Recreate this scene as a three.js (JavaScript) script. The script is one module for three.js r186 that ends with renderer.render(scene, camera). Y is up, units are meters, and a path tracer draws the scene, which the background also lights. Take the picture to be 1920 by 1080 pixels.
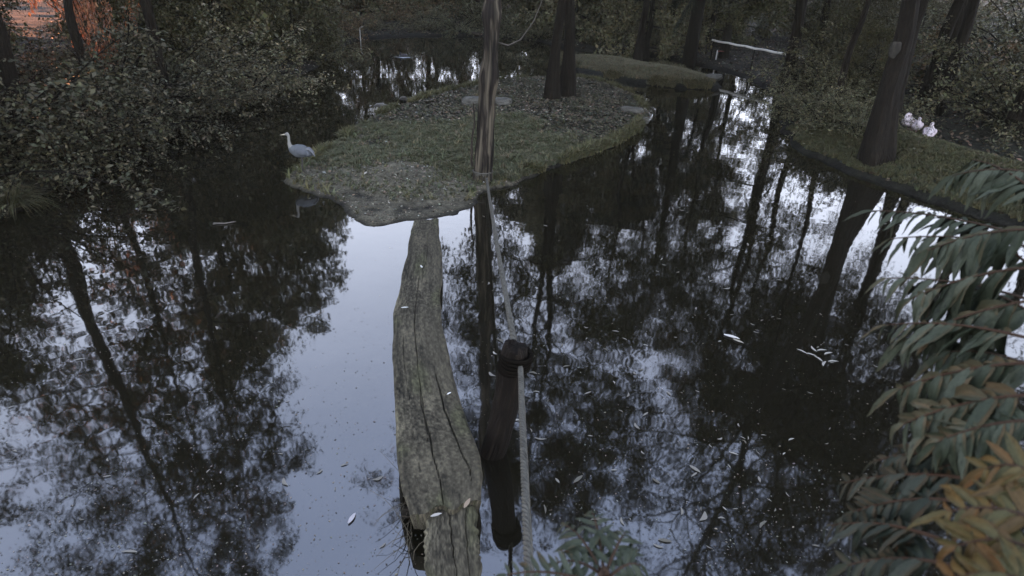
import * as THREE from 'three';
import { mergeGeometries } from 'three/addons/utils/BufferGeometryUtils.js';

// ---------- camera, sky, exposure ----------
const scene = new THREE.Scene();
const F = 1144, CX = 960, CY = 540;                       // focal length and centre in pixels of a 1920 x 1080 picture
const camera = new THREE.PerspectiveCamera(2 * Math.atan(540 / F) * 180 / Math.PI, 1920 / 1080, 0.05, 900);
camera.position.set(0, 4.5, 0);
camera.rotation.order = 'YXZ';
camera.rotation.set(-27.5 * Math.PI / 180, 0, 2.5 * Math.PI / 180);
camera.focus = 14; camera.userData.fStop = 2.8;
camera.updateMatrixWorld(true);
scene.add(camera);
const SUNAZ = -37 * Math.PI / 180, SUNEL = 3.6 * Math.PI / 180;
const sunDir = new THREE.Vector3(Math.sin(SUNAZ) * Math.cos(SUNEL), Math.sin(SUNEL), -Math.cos(SUNAZ) * Math.cos(SUNEL));
const sun = new THREE.DirectionalLight(new THREE.Color().setRGB(1, 0.36, 0.14), 2.6);
sun.position.copy(sunDir).multiplyScalar(120).add(new THREE.Vector3(0, 0, -20));
sun.target.position.set(0, 0, -20);
sun.castShadow = true; sun.shadow.radius = 4;
Object.assign(sun.shadow.camera, { left: -60, right: 60, top: 60, bottom: -60, near: 1, far: 300 });
sun.shadow.mapSize.set(2048, 2048);
scene.add(sun, sun.target);

// ---------- random numbers and noise ----------
function rng(seed) { let a = seed >>> 0; return () => { a = (a + 0x6d2b79f5) | 0; let t = Math.imul(a ^ (a >>> 15), 1 | a); t = (t + Math.imul(t ^ (t >>> 7), 61 | t)) ^ t; return ((t ^ (t >>> 14)) >>> 0) / 4294967296; }; }
const h3 = (x, y, z) => { let n = Math.imul(x, 374761393) ^ Math.imul(y, 668265263) ^ Math.imul(z, 2147483647 ^ 0x5bd1e995); n = Math.imul(n ^ (n >>> 13), 1274126177); return ((n ^ (n >>> 16)) >>> 0) / 4294967296; };
const sm = (t) => t * t * (3 - 2 * t);
function noise(x, y = 0, z = 0) {
  const i = Math.floor(x), j = Math.floor(y), k = Math.floor(z), u = sm(x - i), v = sm(y - j), w = sm(z - k);
  const L = (a, b, t) => a + (b - a) * t;
  return L(L(L(h3(i, j, k), h3(i + 1, j, k), u), L(h3(i, j + 1, k), h3(i + 1, j + 1, k), u), v), L(L(h3(i, j, k + 1), h3(i + 1, j, k + 1), u), L(h3(i, j + 1, k + 1), h3(i + 1, j + 1, k + 1), u), v), w);
}
const fbm = (x, y, z = 0, o = 4) => { let s = 0, a = 0.5, f = 1, t = 0; for (let i = 0; i < o; i++) { s += a * noise(x * f, y * f, z * f + i * 17); t += a; a *= 0.5; f *= 2.03; } return s / t; };
const ss = (a, b, x) => { const t = Math.min(1, Math.max(0, (x - a) / (b - a))); return sm(t); };
const lerp = (a, b, t) => a + (b - a) * t;
const V = (x, y, z) => new THREE.Vector3(x, y, z);

// ---------- sky: overcast dusk, one equirectangular picture ----------
{
  const w = 512, h = 256, d = new Float32Array(w * h * 4);
  for (let j = 0; j < h; j++) for (let i = 0; i < w; i++) {
    const el = ((j + 0.5) / h - 0.5) * Math.PI, az = ((i + 0.5) / w - 0.5) * 2 * Math.PI;
    const x = Math.cos(el) * Math.cos(az), z = Math.cos(el) * Math.sin(az), y = Math.sin(el);
    const c = fbm(x * 2.2 + 5, y * 4 + 3, z * 2.2 + 9, 5);
    const up = Math.max(0, y), t = ss(0, 0.78, up);
    let k = 1 + (c - 0.5) * 0.35;
    if (y < 0) k *= 0.35;
    const g = Math.max(0, x * sunDir.x + y * sunDir.y + z * sunDir.z), glow = Math.pow(g, 60) * 1.2 * Math.exp(-up * 9);
    const o = (j * w + i) * 4;
    d[o] = lerp(1.72, 0.56, t) * k + glow * 1.6; d[o + 1] = lerp(1.82, 0.69, t) * k + glow * 0.55; d[o + 2] = lerp(2.1, 1.04, t) * k + glow * 0.2; d[o + 3] = 1;
  }
  const tx = new THREE.DataTexture(d, w, h, THREE.RGBAFormat, THREE.FloatType);
  tx.mapping = THREE.EquirectangularReflectionMapping; tx.magFilter = tx.minFilter = THREE.LinearFilter; tx.wrapS = THREE.RepeatWrapping; tx.needsUpdate = true;
  scene.background = tx; scene.environment = tx;
  scene.backgroundIntensity = scene.environmentIntensity = 1.0;
}
scene.fog = new THREE.FogExp2(new THREE.Color().setRGB(0.8, 0.75, 0.56), 0.0004);
const renderer = new THREE.WebGLRenderer({ antialias: true });
renderer.setSize(1024, 576);
renderer.toneMapping = THREE.LinearToneMapping;
renderer.toneMappingExposure = 2.3;
renderer.shadowMap.enabled = true;

// ---------- naming ----------
const taken = {};
function numbered(name) { const n = taken[name] ?? 0; taken[name] = n + 1; return n ? name + '_' + String(n).padStart(3, '0') : name; }
function tag(o, label, category, group, kind) {
  if (label) o.userData.label = label; if (category) o.userData.category = category; if (group) o.userData.group = group; if (kind) o.userData.kind = kind; return o;
}
function thing(name, label, category, pos = [0, 0, 0], turn = 0, group) {
  const o = new THREE.Group(); o.name = numbered(name); o.position.set(...pos); o.rotation.y = turn; scene.add(o); return tag(o, label, category, group);
}
function mesh(name, geo, mat, parent = scene) {
  const m = new THREE.Mesh(geo, mat); m.name = parent === scene ? numbered(name) : name; m.castShadow = m.receiveShadow = true; parent.add(m); return m;
}
function dup(root, name, pos, turn, scale, label, category, group) {
  const r = root.clone(); r.name = numbered(name); r.userData = {}; r.position.set(...pos); r.rotation.set(0, turn, 0); typeof scale === 'number' ? r.scale.setScalar(scale) : r.scale.set(...scale);
  scene.add(r); return tag(r, label, category, group);
}

// ---------- from a place in the photograph to a place on the ground ----------
function ray(px, py) { return V((px - CX) / F, (CY - py) / F, -1).applyQuaternion(camera.quaternion).normalize(); }
function G(px, py, h = 0) { const r = ray(px, py), t = (h - 4.5) / r.y; return V(r.x * t, h, r.z * t); }
function P(px, py, dist) { return ray(px, py).multiplyScalar(dist).add(camera.position); }
const poly = (a) => a.map(([x, y]) => { const g = G(x, y); return [g.x, g.z]; });
function sd(p, x, z) {                                     // signed distance to a polygon, negative inside
  let d = Infinity, s = 1;
  for (let i = 0, j = p.length - 1; i < p.length; j = i++) {
    const [ax, az] = p[i], [bx, bz] = p[j], ex = bx - ax, ez = bz - az, wx = x - ax, wz = z - az;
    const t = Math.min(1, Math.max(0, (wx * ex + wz * ez) / (ex * ex + ez * ez))), dx = wx - ex * t, dz = wz - ez * t;
    d = Math.min(d, dx * dx + dz * dz);
    const c1 = z >= az, c2 = z < bz, c3 = ex * wz > ez * wx;
    if ((c1 && c2 && c3) || (!c1 && !c2 && !c3)) s = -s;
  }
  return s * Math.sqrt(d);
}
function smoothPoly(p, n = 3) { const c = new THREE.CatmullRomCurve3(p.map(([x, z]) => V(x, 0, z)), true, 'centripetal'); return c.getPoints(p.length * n).slice(0, -1).map((q) => [q.x, q.z]); }
const POND = smoothPoly([
  ...poly([[-40, 425], [70, 372], [160, 318], [250, 270], [350, 232], [440, 200], [520, 165], [590, 128], [640, 95], [665, 76], [740, 69], [830, 68], [930, 70], [1010, 78],
    [1060, 92], [1180, 100], [1290, 118], [1380, 140], [1440, 170], [1480, 205], [1462, 240], [1490, 274], [1560, 312], [1660, 350], [1790, 392], [1960, 455]]),
  [8.6, -7], [8.4, -3.2], [4, -1.2], [1.2, -1.1], [-2, -1.1], [-6, -0.4], [-11, 1], [-13, -4], [-12.4, -9]], 3);
const ISLAND = smoothPoly(poly([[536, 342], [552, 326], [590, 296], [640, 262], [690, 228], [760, 198], [850, 172], [960, 150], [1090, 150], [1180, 176], [1212, 214], [1200, 246], [1130, 284], [1050, 314],
  [960, 345], [905, 362], [880, 392], [830, 408], [770, 416], [720, 424], [672, 421], [640, 400], [622, 380], [585, 360]]), 3);
const SPIT = smoothPoly(poly([[1040, 118], [1075, 133], [1130, 147], [1200, 158], [1270, 166], [1330, 168], [1352, 163], [1330, 152], [1270, 138], [1190, 124], [1110, 115], [1050, 114]]), 3);
const wob = (x, z) => (fbm(x * 1.1, z * 1.1, 3, 3) - 0.5) * 0.5 + (noise(x * 5, z * 5, 8) - 0.5) * 0.12;
function ground(x, z) {
  const d = sd(POND, x, z) + wob(x, z);
  if (d < 0) return Math.max(-0.9, d * 0.9);
  const right = ss(3.5, 6, x) * ss(-5, -8, z) * ss(-24, -18, z);
  return 0.14 * (1 - Math.exp(-d / 0.12)) + Math.min(d, 14) * 0.055 + (fbm(x * 0.6, z * 0.6, 1, 4) - 0.5) * 0.35 * ss(0, 2, d) * (1 - 0.7 * right) + right * (0.38 * ss(0, 2.6, d) - 0.7 * ss(2.8, 4.6, d));
}
function island(x, z) {
  const d = -(sd(ISLAND, x, z) + wob(x, z) * 0.7);
  if (d < 0) return Math.max(-0.5, d * 0.8);
  const soft = ss(-13.4, -12.6, z);
  return lerp(0.13, 0.05, soft) * (1 - Math.exp(-d / lerp(0.07, 0.15, soft))) + 0.22 * ss(0, 3.5, d) + (fbm(x * 1.3, z * 1.3, 4, 4) - 0.5) * 0.2 * ss(0, 1, d) + (fbm(x * 5, z * 5, 2, 4) - 0.5) * 0.07 * ss(0, 0.3, d);
}
function spit(x, z) {
  const d = -(sd(SPIT, x, z) + wob(x, z) * 0.5);
  if (d < 0) return Math.max(-0.5, d * 0.9);
  return 0.22 * (1 - Math.exp(-d / 0.12)) + 0.26 * ss(0, 2.0, d) + (fbm(x, z, 7, 4) - 0.5) * 0.16;
}
const height = (x, z) => Math.max(ground(x, z), island(x, z), spit(x, z));
function on(px, py) {                                      // where the sight line through a pixel meets the ground
  const r = ray(px, py), c = camera.position; let t = 2;
  for (; t < 160; t += 0.1) { const x = c.x + r.x * t, z = c.z + r.z * t; if (c.y + r.y * t < height(x, z)) break; }
  const x = c.x + r.x * t, z = c.z + r.z * t; return V(x, height(x, z), z);
}

// ---------- textures ----------
function tex(w, h, fn, srgb = true, rep = true) {
  const d = new Uint8Array(w * h * 4);
  for (let j = 0; j < h; j++) for (let i = 0; i < w; i++) { const c = fn(i / w, j / h, i, j); const o = (j * w + i) * 4; for (let k = 0; k < 3; k++) d[o + k] = Math.max(0, Math.min(255, c[k] * 255)); d[o + 3] = 255; }
  const t = new THREE.DataTexture(d, w, h); t.magFilter = THREE.LinearFilter; t.minFilter = THREE.LinearMipmapLinearFilter; t.generateMipmaps = true;
  if (rep) t.wrapS = t.wrapT = THREE.RepeatWrapping; if (srgb) t.colorSpace = THREE.SRGBColorSpace; t.needsUpdate = true; return t;
}
const tile = (f) => (u, v) => { const a = ss(0, 1, u), b = ss(0, 1, v); return lerp(lerp(f(u, v), f(u - 1, v), a), lerp(f(u, v - 1), f(u - 1, v - 1), a), b); };   // periodic blend
const barkN = tile((u, v) => { const wv = fbm(u * 6 + 40, v * 3 + 40, 1, 3); return Math.abs(fbm(u * 22 + wv * 3 + 40, v * 5 + 40, 2, 4) - 0.5) * 3.2 + 0.35 * fbm(u * 60 + 90, v * 30 + 90, 5, 2); });
const barkBump = tex(256, 256, (u, v) => { const k = Math.min(1, barkN(u, v) * 0.7); return [k, k, k]; }, false);
const barkMap = tex(256, 256, (u, v) => { const k = 0.42 + 0.5 * Math.min(1, barkN(u, v) * 0.7); return [k, k * 0.96, k * 0.9]; });
const soilMap = tex(512, 512, (u, v) => { const f = tile((a, b) => fbm(a * 14 + 60, b * 14 + 60, 3, 5))(u, v), g = noise(u * 170 % 170, v * 170 % 170, 4); const k = 0.3 + f * 0.55 + (g > 0.82 ? 0.16 : 0) - (g < 0.15 ? 0.1 : 0); return [k, k, k * 0.97]; });
const soilBump = tex(512, 512, (u, v) => { const k = tile((a, b) => fbm(a * 26 + 60, b * 26 + 60, 6, 5))(u, v); return [k, k, k]; }, false);
const waterBump = tex(1024, 1024, (u, v) => { const k = tile((a, b) => fbm(a * 9 + 30, b * 9 + 30, 9, 3) * 0.8 + 0.2 * fbm(a * 34 + 30, b * 34 + 30, 5, 2))(u, v); return [k, k, k]; }, false);
const lin = (r, g, b) => new THREE.Color().setRGB(r, g, b);
const std = (c, o = {}) => new THREE.MeshPhysicalMaterial({ color: c, roughness: 0.85, specularIntensity: 0.35, ...o });
const scaled = (t, x, y) => { const c = t.clone(); c.repeat.set(x, y); c.needsUpdate = true; return c; };
const M = {
  soil: std(lin(1, 1, 1), { vertexColors: true, map: scaled(soilMap, 0.55, 0.55), bumpMap: scaled(soilBump, 0.9, 0.9), bumpScale: 0.06, roughness: 0.9 }),
  water: new THREE.MeshPhysicalMaterial({ color: lin(0.007, 0.006, 0.0035), roughness: 0.03, ior: 2.05, bumpMap: scaled(waterBump, 0.16, 0.16), bumpScale: 0.0035 }),
  bark: std(lin(0.065, 0.054, 0.038), { map: barkMap, bumpMap: barkBump, bumpScale: 0.03 }),
  darkBark: std(lin(0.034, 0.027, 0.018), { map: barkMap, bumpMap: barkBump, bumpScale: 0.06 }),
  leaf: std(lin(1, 0.97, 0.74), { vertexColors: true, side: THREE.DoubleSide, roughness: 0.6 }),
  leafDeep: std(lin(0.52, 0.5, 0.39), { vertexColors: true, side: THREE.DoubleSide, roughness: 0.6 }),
  glowLeaf: new THREE.MeshPhysicalMaterial({ color: lin(1, 1, 1), vertexColors: true, side: THREE.DoubleSide, roughness: 0.9, transmission: 0.65, thickness: 0 }),
  grass: std(lin(1, 1, 1), { side: THREE.DoubleSide, roughness: 0.75 }),
  litter: std(lin(1, 1, 1), { side: THREE.DoubleSide, roughness: 0.8 }),
};

// ---------- mesh building ----------
class MB {
  constructor() { this.p = []; this.n = []; this.u = []; this.c = []; this.i = []; }
  get count() { return this.p.length / 3; }
  v(p, n, u, v, c) { this.p.push(p.x, p.y, p.z); this.n.push(n.x, n.y, n.z); this.u.push(u, v); this.c.push(...(c || [1, 1, 1])); }
  tube(pts, rad, sides = 8, col, flare) {
    const base = this.count; let len = 0, N = V(0, 0, 1), B = V();
    const T = pts.map((p, i) => pts[Math.min(i + 1, pts.length - 1)].clone().sub(pts[Math.max(i - 1, 0)]).normalize());
    if (Math.abs(T[0].dot(N)) > 0.9) N.set(1, 0, 0);
    for (let i = 0; i < pts.length; i++) {
      if (i) len += pts[i].distanceTo(pts[i - 1]);
      N.addScaledVector(T[i], -N.dot(T[i])).normalize(); B.crossVectors(T[i], N);
      const per = Math.max(1, Math.round(2 * Math.PI * rad[0]));
      for (let s = 0; s <= sides; s++) {
        const a = s / sides * 2 * Math.PI, k = flare ? flare(i, a, pts[i]) : 1;
        const nn = N.clone().multiplyScalar(Math.cos(a)).addScaledVector(B, Math.sin(a));
        this.v(pts[i].clone().addScaledVector(nn, rad[i] * k), nn, s / sides * per, len * 0.5, typeof col === 'function' ? col(i, a, pts[i]) : col);
      }
    }
    const w = sides + 1;
    for (let i = 0; i < pts.length - 1; i++) for (let s = 0; s < sides; s++) { const a = base + i * w + s; this.i.push(a, a + 1, a + w, a + 1, a + w + 1, a + w); }
    for (const [row, fl] of [[0, 1], [pts.length - 1, 0]]) {
      if (rad[row] < 0.004) continue;
      const c = this.count; this.v(pts[row], T[row].clone().multiplyScalar(fl ? -1 : 1), 0, 0, typeof col === 'function' ? col(row, 0, pts[row]) : col);
      for (let s = 0; s < sides; s++) { const a = base + row * w + s; fl ? this.i.push(c, a + 1, a) : this.i.push(c, a, a + 1); }
    }
    return this;
  }
  leaf(p, d, n, L, W, c) {                                 // a pointed leaf folded along its midrib, four corners
    const s = V().crossVectors(d, n).normalize(), m = p.clone().addScaledVector(d, L * 0.45), t = p.clone().addScaledVector(d, L).addScaledVector(n, -L * 0.12), b = this.count;
    const l = m.clone().addScaledVector(s, W).addScaledVector(n, W * 0.25), r = m.clone().addScaledVector(s, -W).addScaledVector(n, W * 0.25);
    for (const q of [p, l, t, r]) this.v(q, n, 0, 0, c);
    this.i.push(b, b + 1, b + 2, b, b + 2, b + 3);
  }
  geo(smooth) {
    const g = new THREE.BufferGeometry();
    g.setAttribute('position', new THREE.Float32BufferAttribute(this.p, 3)); g.setAttribute('normal', new THREE.Float32BufferAttribute(this.n, 3));
    g.setAttribute('uv', new THREE.Float32BufferAttribute(this.u, 2)); g.setAttribute('color', new THREE.Float32BufferAttribute(this.c, 3)); g.setIndex(this.i);
    if (smooth) g.computeVertexNormals(); return g;
  }
}
const randDir = (R) => { const z = R() * 2 - 1, a = R() * 6.2832, r = Math.sqrt(1 - z * z); return V(r * Math.cos(a), z, r * Math.sin(a)); };
function curve(p, d, len, n, droop, R, wig = 0.15) {      // a branch: n pieces that wander, sink or rise
  const pts = [p.clone()], q = p.clone(), dir = d.clone().normalize();
  for (let i = 0; i < n; i++) { dir.addScaledVector(randDir(R), wig).addScaledVector(V(0, -1, 0), droop / n).normalize(); q.addScaledVector(dir, len / n); pts.push(q.clone()); }
  return pts;
}
const taper = (n, a, b, k = 1) => Array.from({ length: n }, (_, i) => lerp(a, b, Math.pow(i / (n - 1), k)));
const tone = (R, base, spread) => { const k = 1 + (R() - 0.5) * 2 * spread; return [base[0] * k * (1 + (R() - 0.5) * 0.3), base[1] * k, base[2] * k * (1 + (R() - 0.5) * 0.3)]; };

function treeGeometry(o) {
  const R = rng(o.seed), tr = new MB(), lb = new MB(), cr = new MB(), H = o.H, n = 12;
  const pts = [V(0, -0.3, 0)]; const lean = V(o.lean?.[0] ?? (R() - 0.5) * 0.06, 1, o.lean?.[1] ?? (R() - 0.5) * 0.06);
  for (let i = 1; i <= n; i++) pts.push(V(lean.x * H * i / n + (noise(i * 0.6, o.seed) - 0.5) * (o.wob ?? 0.5) * (i > 1), H * i / n, lean.z * H * i / n + (noise(i * 0.6, o.seed + 7) - 0.5) * (o.wob ?? 0.5) * (i > 1)));
  const rad = pts.map((p, i) => o.r * (i === 0 ? 1.5 : lerp(1.12, 0.1, Math.pow(i / n, 0.85))));
  const NF = 72, fp = new THREE.CatmullRomCurve3(pts).getPoints(NF), fr = fp.map((p, i) => { const k = i / NF * (pts.length - 1), q = Math.min(pts.length - 2, Math.floor(k)); return lerp(rad[q], rad[q + 1], k - q); });
  tr.tube(fp, fr, 26, null, (i, a) => 1 + (noise(Math.cos(a) * 2 + 5, Math.sin(a) * 2 + 5, i * 0.07) - 0.5) * 0.3 + (noise(Math.cos(a) * 6 + 15, Math.sin(a) * 6 + 15, i * 0.3) - 0.5) * 0.22 + (noise(Math.cos(a) * 14 + 35, Math.sin(a) * 14 + 35, i * 0.9) - 0.5) * 0.1 + Math.max(0, 7 - i) * 0.05 * Math.max(0, Math.sin(a * 4 + o.seed)));
  const at = (t) => { const k = Math.min(n - 0.001, t * n), i = Math.floor(k); return pts[i].clone().lerp(pts[i + 1], k - i); };
  for (let l = 0; l < o.limbs; l++) {
    const t = lerp(o.base, 0.98, Math.pow((l + R() * 0.6) / o.limbs, 0.9)), az = l * 2.39996 + (R() - 0.5) * 0.8, prof = Math.pow(Math.sin(Math.PI * Math.min(1, 0.22 + 0.74 * (t - o.base) / (1 - o.base))), 0.7);
    let len = o.R * prof * (0.7 + R() * 0.5); const elev = lerp(o.e0 ?? 0.25, o.e1 ?? 1.1, (t - o.base) / (1 - o.base)) + (R() - 0.5) * 0.3;
    const d = V(Math.cos(az) * Math.cos(elev), Math.sin(elev), Math.sin(az) * Math.cos(elev));
    if (o.cut && !o.cut(az, t)) continue;
    const r0 = o.r * (o.limbK ?? 1) * lerp(0.42, 0.12, t), lp = curve(at(t), d, len, 7, o.droop ?? 0.25, R, 0.14);
    lb.tube(lp, taper(8, r0, 0.012), 6);
    const subs = Math.round(o.subs * (0.6 + 0.6 * len / o.R));
    for (let s = 0; s < subs; s++) {
      const k = 0.22 + 0.78 * (s + R()) / subs, ii = Math.min(6, Math.floor(k * 7)), sp = lp[ii].clone().lerp(lp[ii + 1], k * 7 - ii), ax = lp[ii + 1].clone().sub(lp[ii]).normalize();
      const sdv = ax.clone().addScaledVector(randDir(R), 1.1).add(V(0, 0.15, 0)).normalize(), sl = len * lerp(0.42, 0.2, k) * (0.6 + R() * 0.8) + 0.25;
      const q = curve(sp, sdv, sl, 4, (o.droop ?? 0.25) * 1.2, R, 0.22);
      lb.tube(q, taper(5, r0 * 0.28 + 0.006, 0.005), 4);
      for (let w = 0; w < o.twigs; w++) {
        const m = 0.25 + 0.75 * R(), jj = Math.min(3, Math.floor(m * 4)), tp = q[jj].clone().lerp(q[jj + 1], m * 4 - jj);
        const td = q[jj + 1].clone().sub(q[jj]).normalize().addScaledVector(randDir(R), 0.9).normalize(), tl = o.twig * (0.5 + R()), tw = curve(tp, td, tl, 3, o.twigDroop ?? 0.5, R, 0.25);
        lb.tube(tw, [0.006, 0.005, 0.004, 0.002], 3);
        const nl = Math.round(o.leaves * (0.4 + R() * 1.2));
        for (let f = 0; f < nl; f++) {
          const g = R() * 3, gi = Math.min(2, Math.floor(g)), lpnt = tw[gi].clone().lerp(tw[gi + 1], g - gi).addScaledVector(randDir(R), o.fuzz ?? 0.08);
          const nrm = randDir(R).add(V(0, 0.9, 0)).normalize(), ld = randDir(R).add(V(0, -0.5, 0)); ld.addScaledVector(nrm, -ld.dot(nrm)).normalize();
          const L = o.leaf * (0.6 + R() * 0.8);
          cr.leaf(lpnt, ld, nrm, L, L * (o.lw ?? 0.3), tone(R, R() < (o.odd ?? 0) ? o.oddColor : o.color, 0.45));
        }
      }
    }
  }
  return { trunk: tr.geo(true), limbs: lb.geo(true), crown: cr.geo(), top: pts };
}
function makeTree(name, o, mat = M.darkBark, leafMat = M.leaf) {
  const g = treeGeometry(o), t = new THREE.Group(); t.name = name;
  mesh('trunk', g.trunk, mat, t); mesh('limbs', g.limbs, mat, t); mesh('crown', g.crown, leafMat, t);
  return t;
}
function coniferGeometry(o) {
  const R = rng(o.seed), tr = new MB(), lb = new MB(), cr = new MB(), H = o.H;
  const pts = Array.from({ length: 12 }, (_, i) => V((noise(i * 0.5, 3) - 0.5) * 0.15, i ? H * i / 11 : -0.3, (noise(i * 0.5, 9) - 0.5) * 0.15));
  tr.tube(pts, taper(12, o.r, 0.03, 0.9), 12);
  for (let b = 0; b < o.n; b++) {
    const t = lerp(o.base, 0.97, (b + R()) / o.n), az = b * 2.39996 + R(), len = o.R * Math.pow(1 - t, 0.65) * (0.65 + R() * 0.5) + 0.3;
    const p = V(0, H * t, 0), d = V(Math.cos(az), lerp(0.05, 0.7, t), Math.sin(az)), q = curve(p, d, len, 6, lerp(0.95, 0.4, t), R, 0.06);
    lb.tube(q, taper(7, 0.045 * (1.2 - t), 0.006), 5);
    for (let s = 0; s < len * 9; s++) {
      const m = 0.12 + 0.88 * R(), ii = Math.min(5, Math.floor(m * 6)), sp = q[ii].clone().lerp(q[ii + 1], m * 6 - ii), ax = q[ii + 1].clone().sub(q[ii]).normalize();
      const side = V(-ax.z, 0, ax.x).multiplyScalar(R() < 0.5 ? 1 : -1), dd = ax.clone().multiplyScalar(0.6).addScaledVector(side, 0.7 * R()).add(V(0, -0.55 - R() * 0.5, 0)).normalize();
      const tw = curve(sp, dd, 0.3 + R() * 0.55, 2, 0.5, R, 0.1); lb.tube(tw, [0.006, 0.004, 0.002], 3);
      for (let f = 0; f < 12; f++) { const g = R() * 2, gi = Math.min(1, Math.floor(g)), x = tw[gi].clone().lerp(tw[gi + 1], g - gi), nrm = randDir(R), ld = tw[2].clone().sub(tw[0]).normalize().addScaledVector(randDir(R), 0.55).normalize(); ld.addScaledVector(nrm, -ld.dot(nrm)).normalize(); cr.leaf(x, ld, nrm, 0.16, 0.014, tone(R, o.color, 0.4)); }
    }
  }
  return { trunk: tr.geo(true), limbs: lb.geo(true), crown: cr.geo() };
}
function bushGeometry(o) {
  const R = rng(o.seed), st = new MB(), lv = new MB();
  for (let s = 0; s < o.stems; s++) {
    const az = s * 2.39996 + R() * 0.7, out = 0.25 + R() * (o.spread ?? 0.9), d = V(Math.cos(az) * out, 1, Math.sin(az) * out), len = o.H * (0.65 + R() * 0.55);
    const q = curve(V(Math.cos(az) * 0.12 * R() * o.R, -0.15, Math.sin(az) * 0.12 * R() * o.R), d, len, 7, o.droop ?? 1.0, R, 0.12);
    st.tube(q, taper(8, 0.028, 0.006), 5);
    for (let k = 0; k < o.subs; k++) {
      const m = 0.1 + 0.9 * R(), ii = Math.min(6, Math.floor(m * 7)), sp = q[ii].clone().lerp(q[ii + 1], m * 7 - ii), tl = o.twig * (0.5 + R());
      const tw = curve(sp, q[ii + 1].clone().sub(q[ii]).normalize().addScaledVector(randDir(R), 1.2).normalize(), tl, 3, o.twigDroop ?? 0.8, R, 0.2);
      st.tube(tw, [0.008, 0.006, 0.004, 0.002], 3);
      for (let f = 0; f < o.leaves; f++) {
        const g = R() * 3, gi = Math.min(2, Math.floor(g)), x = tw[gi].clone().lerp(tw[gi + 1], g - gi).addScaledVector(randDir(R), 0.05);
        const nrm = randDir(R).add(V(0, 1.0, 0)).normalize(), ld = randDir(R).add(V(0, -0.4, 0)); ld.addScaledVector(nrm, -ld.dot(nrm)).normalize();
        const L = o.leaf * (0.55 + R() * 0.8); lv.leaf(x, ld, nrm, L, L * (o.lw ?? 0.28), tone(R, R() < (o.odd ?? 0.08) ? o.oddColor ?? [0.13, 0.12, 0.08] : o.color, 0.5));
      }
    }
  }
  return { stems: st.geo(true), leaves: lv.geo() };
}
function makeBush(name, o, leafMat = M.leaf) { const g = bushGeometry(o), t = new THREE.Group(); t.name = name; mesh('stems', g.stems, M.darkBark, t); mesh('foliage', g.leaves, leafMat, t); return t; }

// ---------- the setting: banks, island, spit, water ----------
function sheet(name, fn, xs, zs, color, keep, uvk = 1) {
  const m = new MB(), nx = xs.length, id = new Int32Array(nx * zs.length).fill(-1);
  const ok = new Uint8Array(nx * zs.length), hh = new Float32Array(nx * zs.length);
  zs.forEach((z, j) => xs.forEach((x, i) => { const y = fn(x, z); hh[j * nx + i] = y; ok[j * nx + i] = !keep || y > keep ? 1 : 0; }));
  const get = (j, i) => { const k = j * nx + i; if (id[k] < 0) { id[k] = m.count; m.v(V(xs[i], hh[k], zs[j]), V(0, 1, 0), xs[i] * uvk, zs[j] * uvk, color(xs[i], zs[j], hh[k])); } return id[k]; };
  for (let j = 0; j < zs.length - 1; j++) for (let i = 0; i < nx - 1; i++) {
    if (!(ok[j * nx + i] || ok[j * nx + i + 1] || ok[(j + 1) * nx + i] || ok[(j + 1) * nx + i + 1])) continue;
    const a = get(j, i), b = get(j, i + 1), c = get(j + 1, i), d = get(j + 1, i + 1); m.i.push(a, c, b, b, c, d);
  }
  return tag(mesh(name, m.geo(true), M.soil), null, null, null, 'structure');
}
const warp = (n, a, b, c) => Array.from({ length: n }, (_, i) => { const u = i / (n - 1) * 2 - 1; return c + a * u + b * Math.pow(u, 7); });
const mixc = (a, b, t) => a.map((v, i) => lerp(v, b[i], t));
sheet('ground', (x, z) => (Math.hypot(x, z + 18) > 90 ? 1.2 : ground(x, z)), warp(250, 32, 330, 0), warp(250, 36, 330, -24), (x, z, y) => {
  const right = ss(3.5, 6, x) * ss(-5, -8, z) * ss(-24, -18, z), n = fbm(x * 0.9, z * 0.9, 2, 3);
  return mixc([0.03, 0.026, 0.02], mixc(mixc([0.06, 0.05, 0.036], [0.085, 0.066, 0.045], n), [0.07, 0.075, 0.045], right * 0.8), ss(0.05, 0.2, y));
});
const isl = [ISLAND.map((p) => p[0]), ISLAND.map((p) => p[1])], rangeOf = (a, s) => { const lo = Math.min(...a) - 0.6, hi = Math.max(...a) + 0.6, n = Math.ceil((hi - lo) / s); return Array.from({ length: n + 1 }, (_, i) => lo + (hi - lo) * i / n); };
const mudAt = (x, z) => Math.max(ss(-15.0, -13.8, z + (noise(x * 1.2, z * 1.2, 6) - 0.5) * 1.2), ss(1.5, 0.7, Math.hypot(x - ISLAND[0][0], (z - ISLAND[0][1]) * 0.7) + (noise(x * 2, z * 2) - 0.5) * 0.6));
sheet('island', island, rangeOf(isl[0], 0.09), rangeOf(isl[1], 0.09), (x, z, y) => {
  const n = fbm(x * 1.5, z * 1.5, 5, 4), c = mixc([0.03, 0.026, 0.02], mixc([0.07, 0.069, 0.045], [0.115, 0.1, 0.068], n), ss(0.04, 0.14, y));
  return mixc(c, mixc([0.22, 0.195, 0.135], [0.4, 0.355, 0.26], n), mudAt(x, z) * ss(0.0, 0.05, y));
}, -0.3);
sheet('grassy_spit', spit, rangeOf(SPIT.map((p) => p[0]), 0.12), rangeOf(SPIT.map((p) => p[1]), 0.12), (x, z, y) => mixc([0.022, 0.02, 0.015], mixc([0.1, 0.1, 0.065], [0.14, 0.135, 0.095], fbm(x, z, 5, 3)), ss(0.12, 0.26, y)), -0.3);
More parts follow.
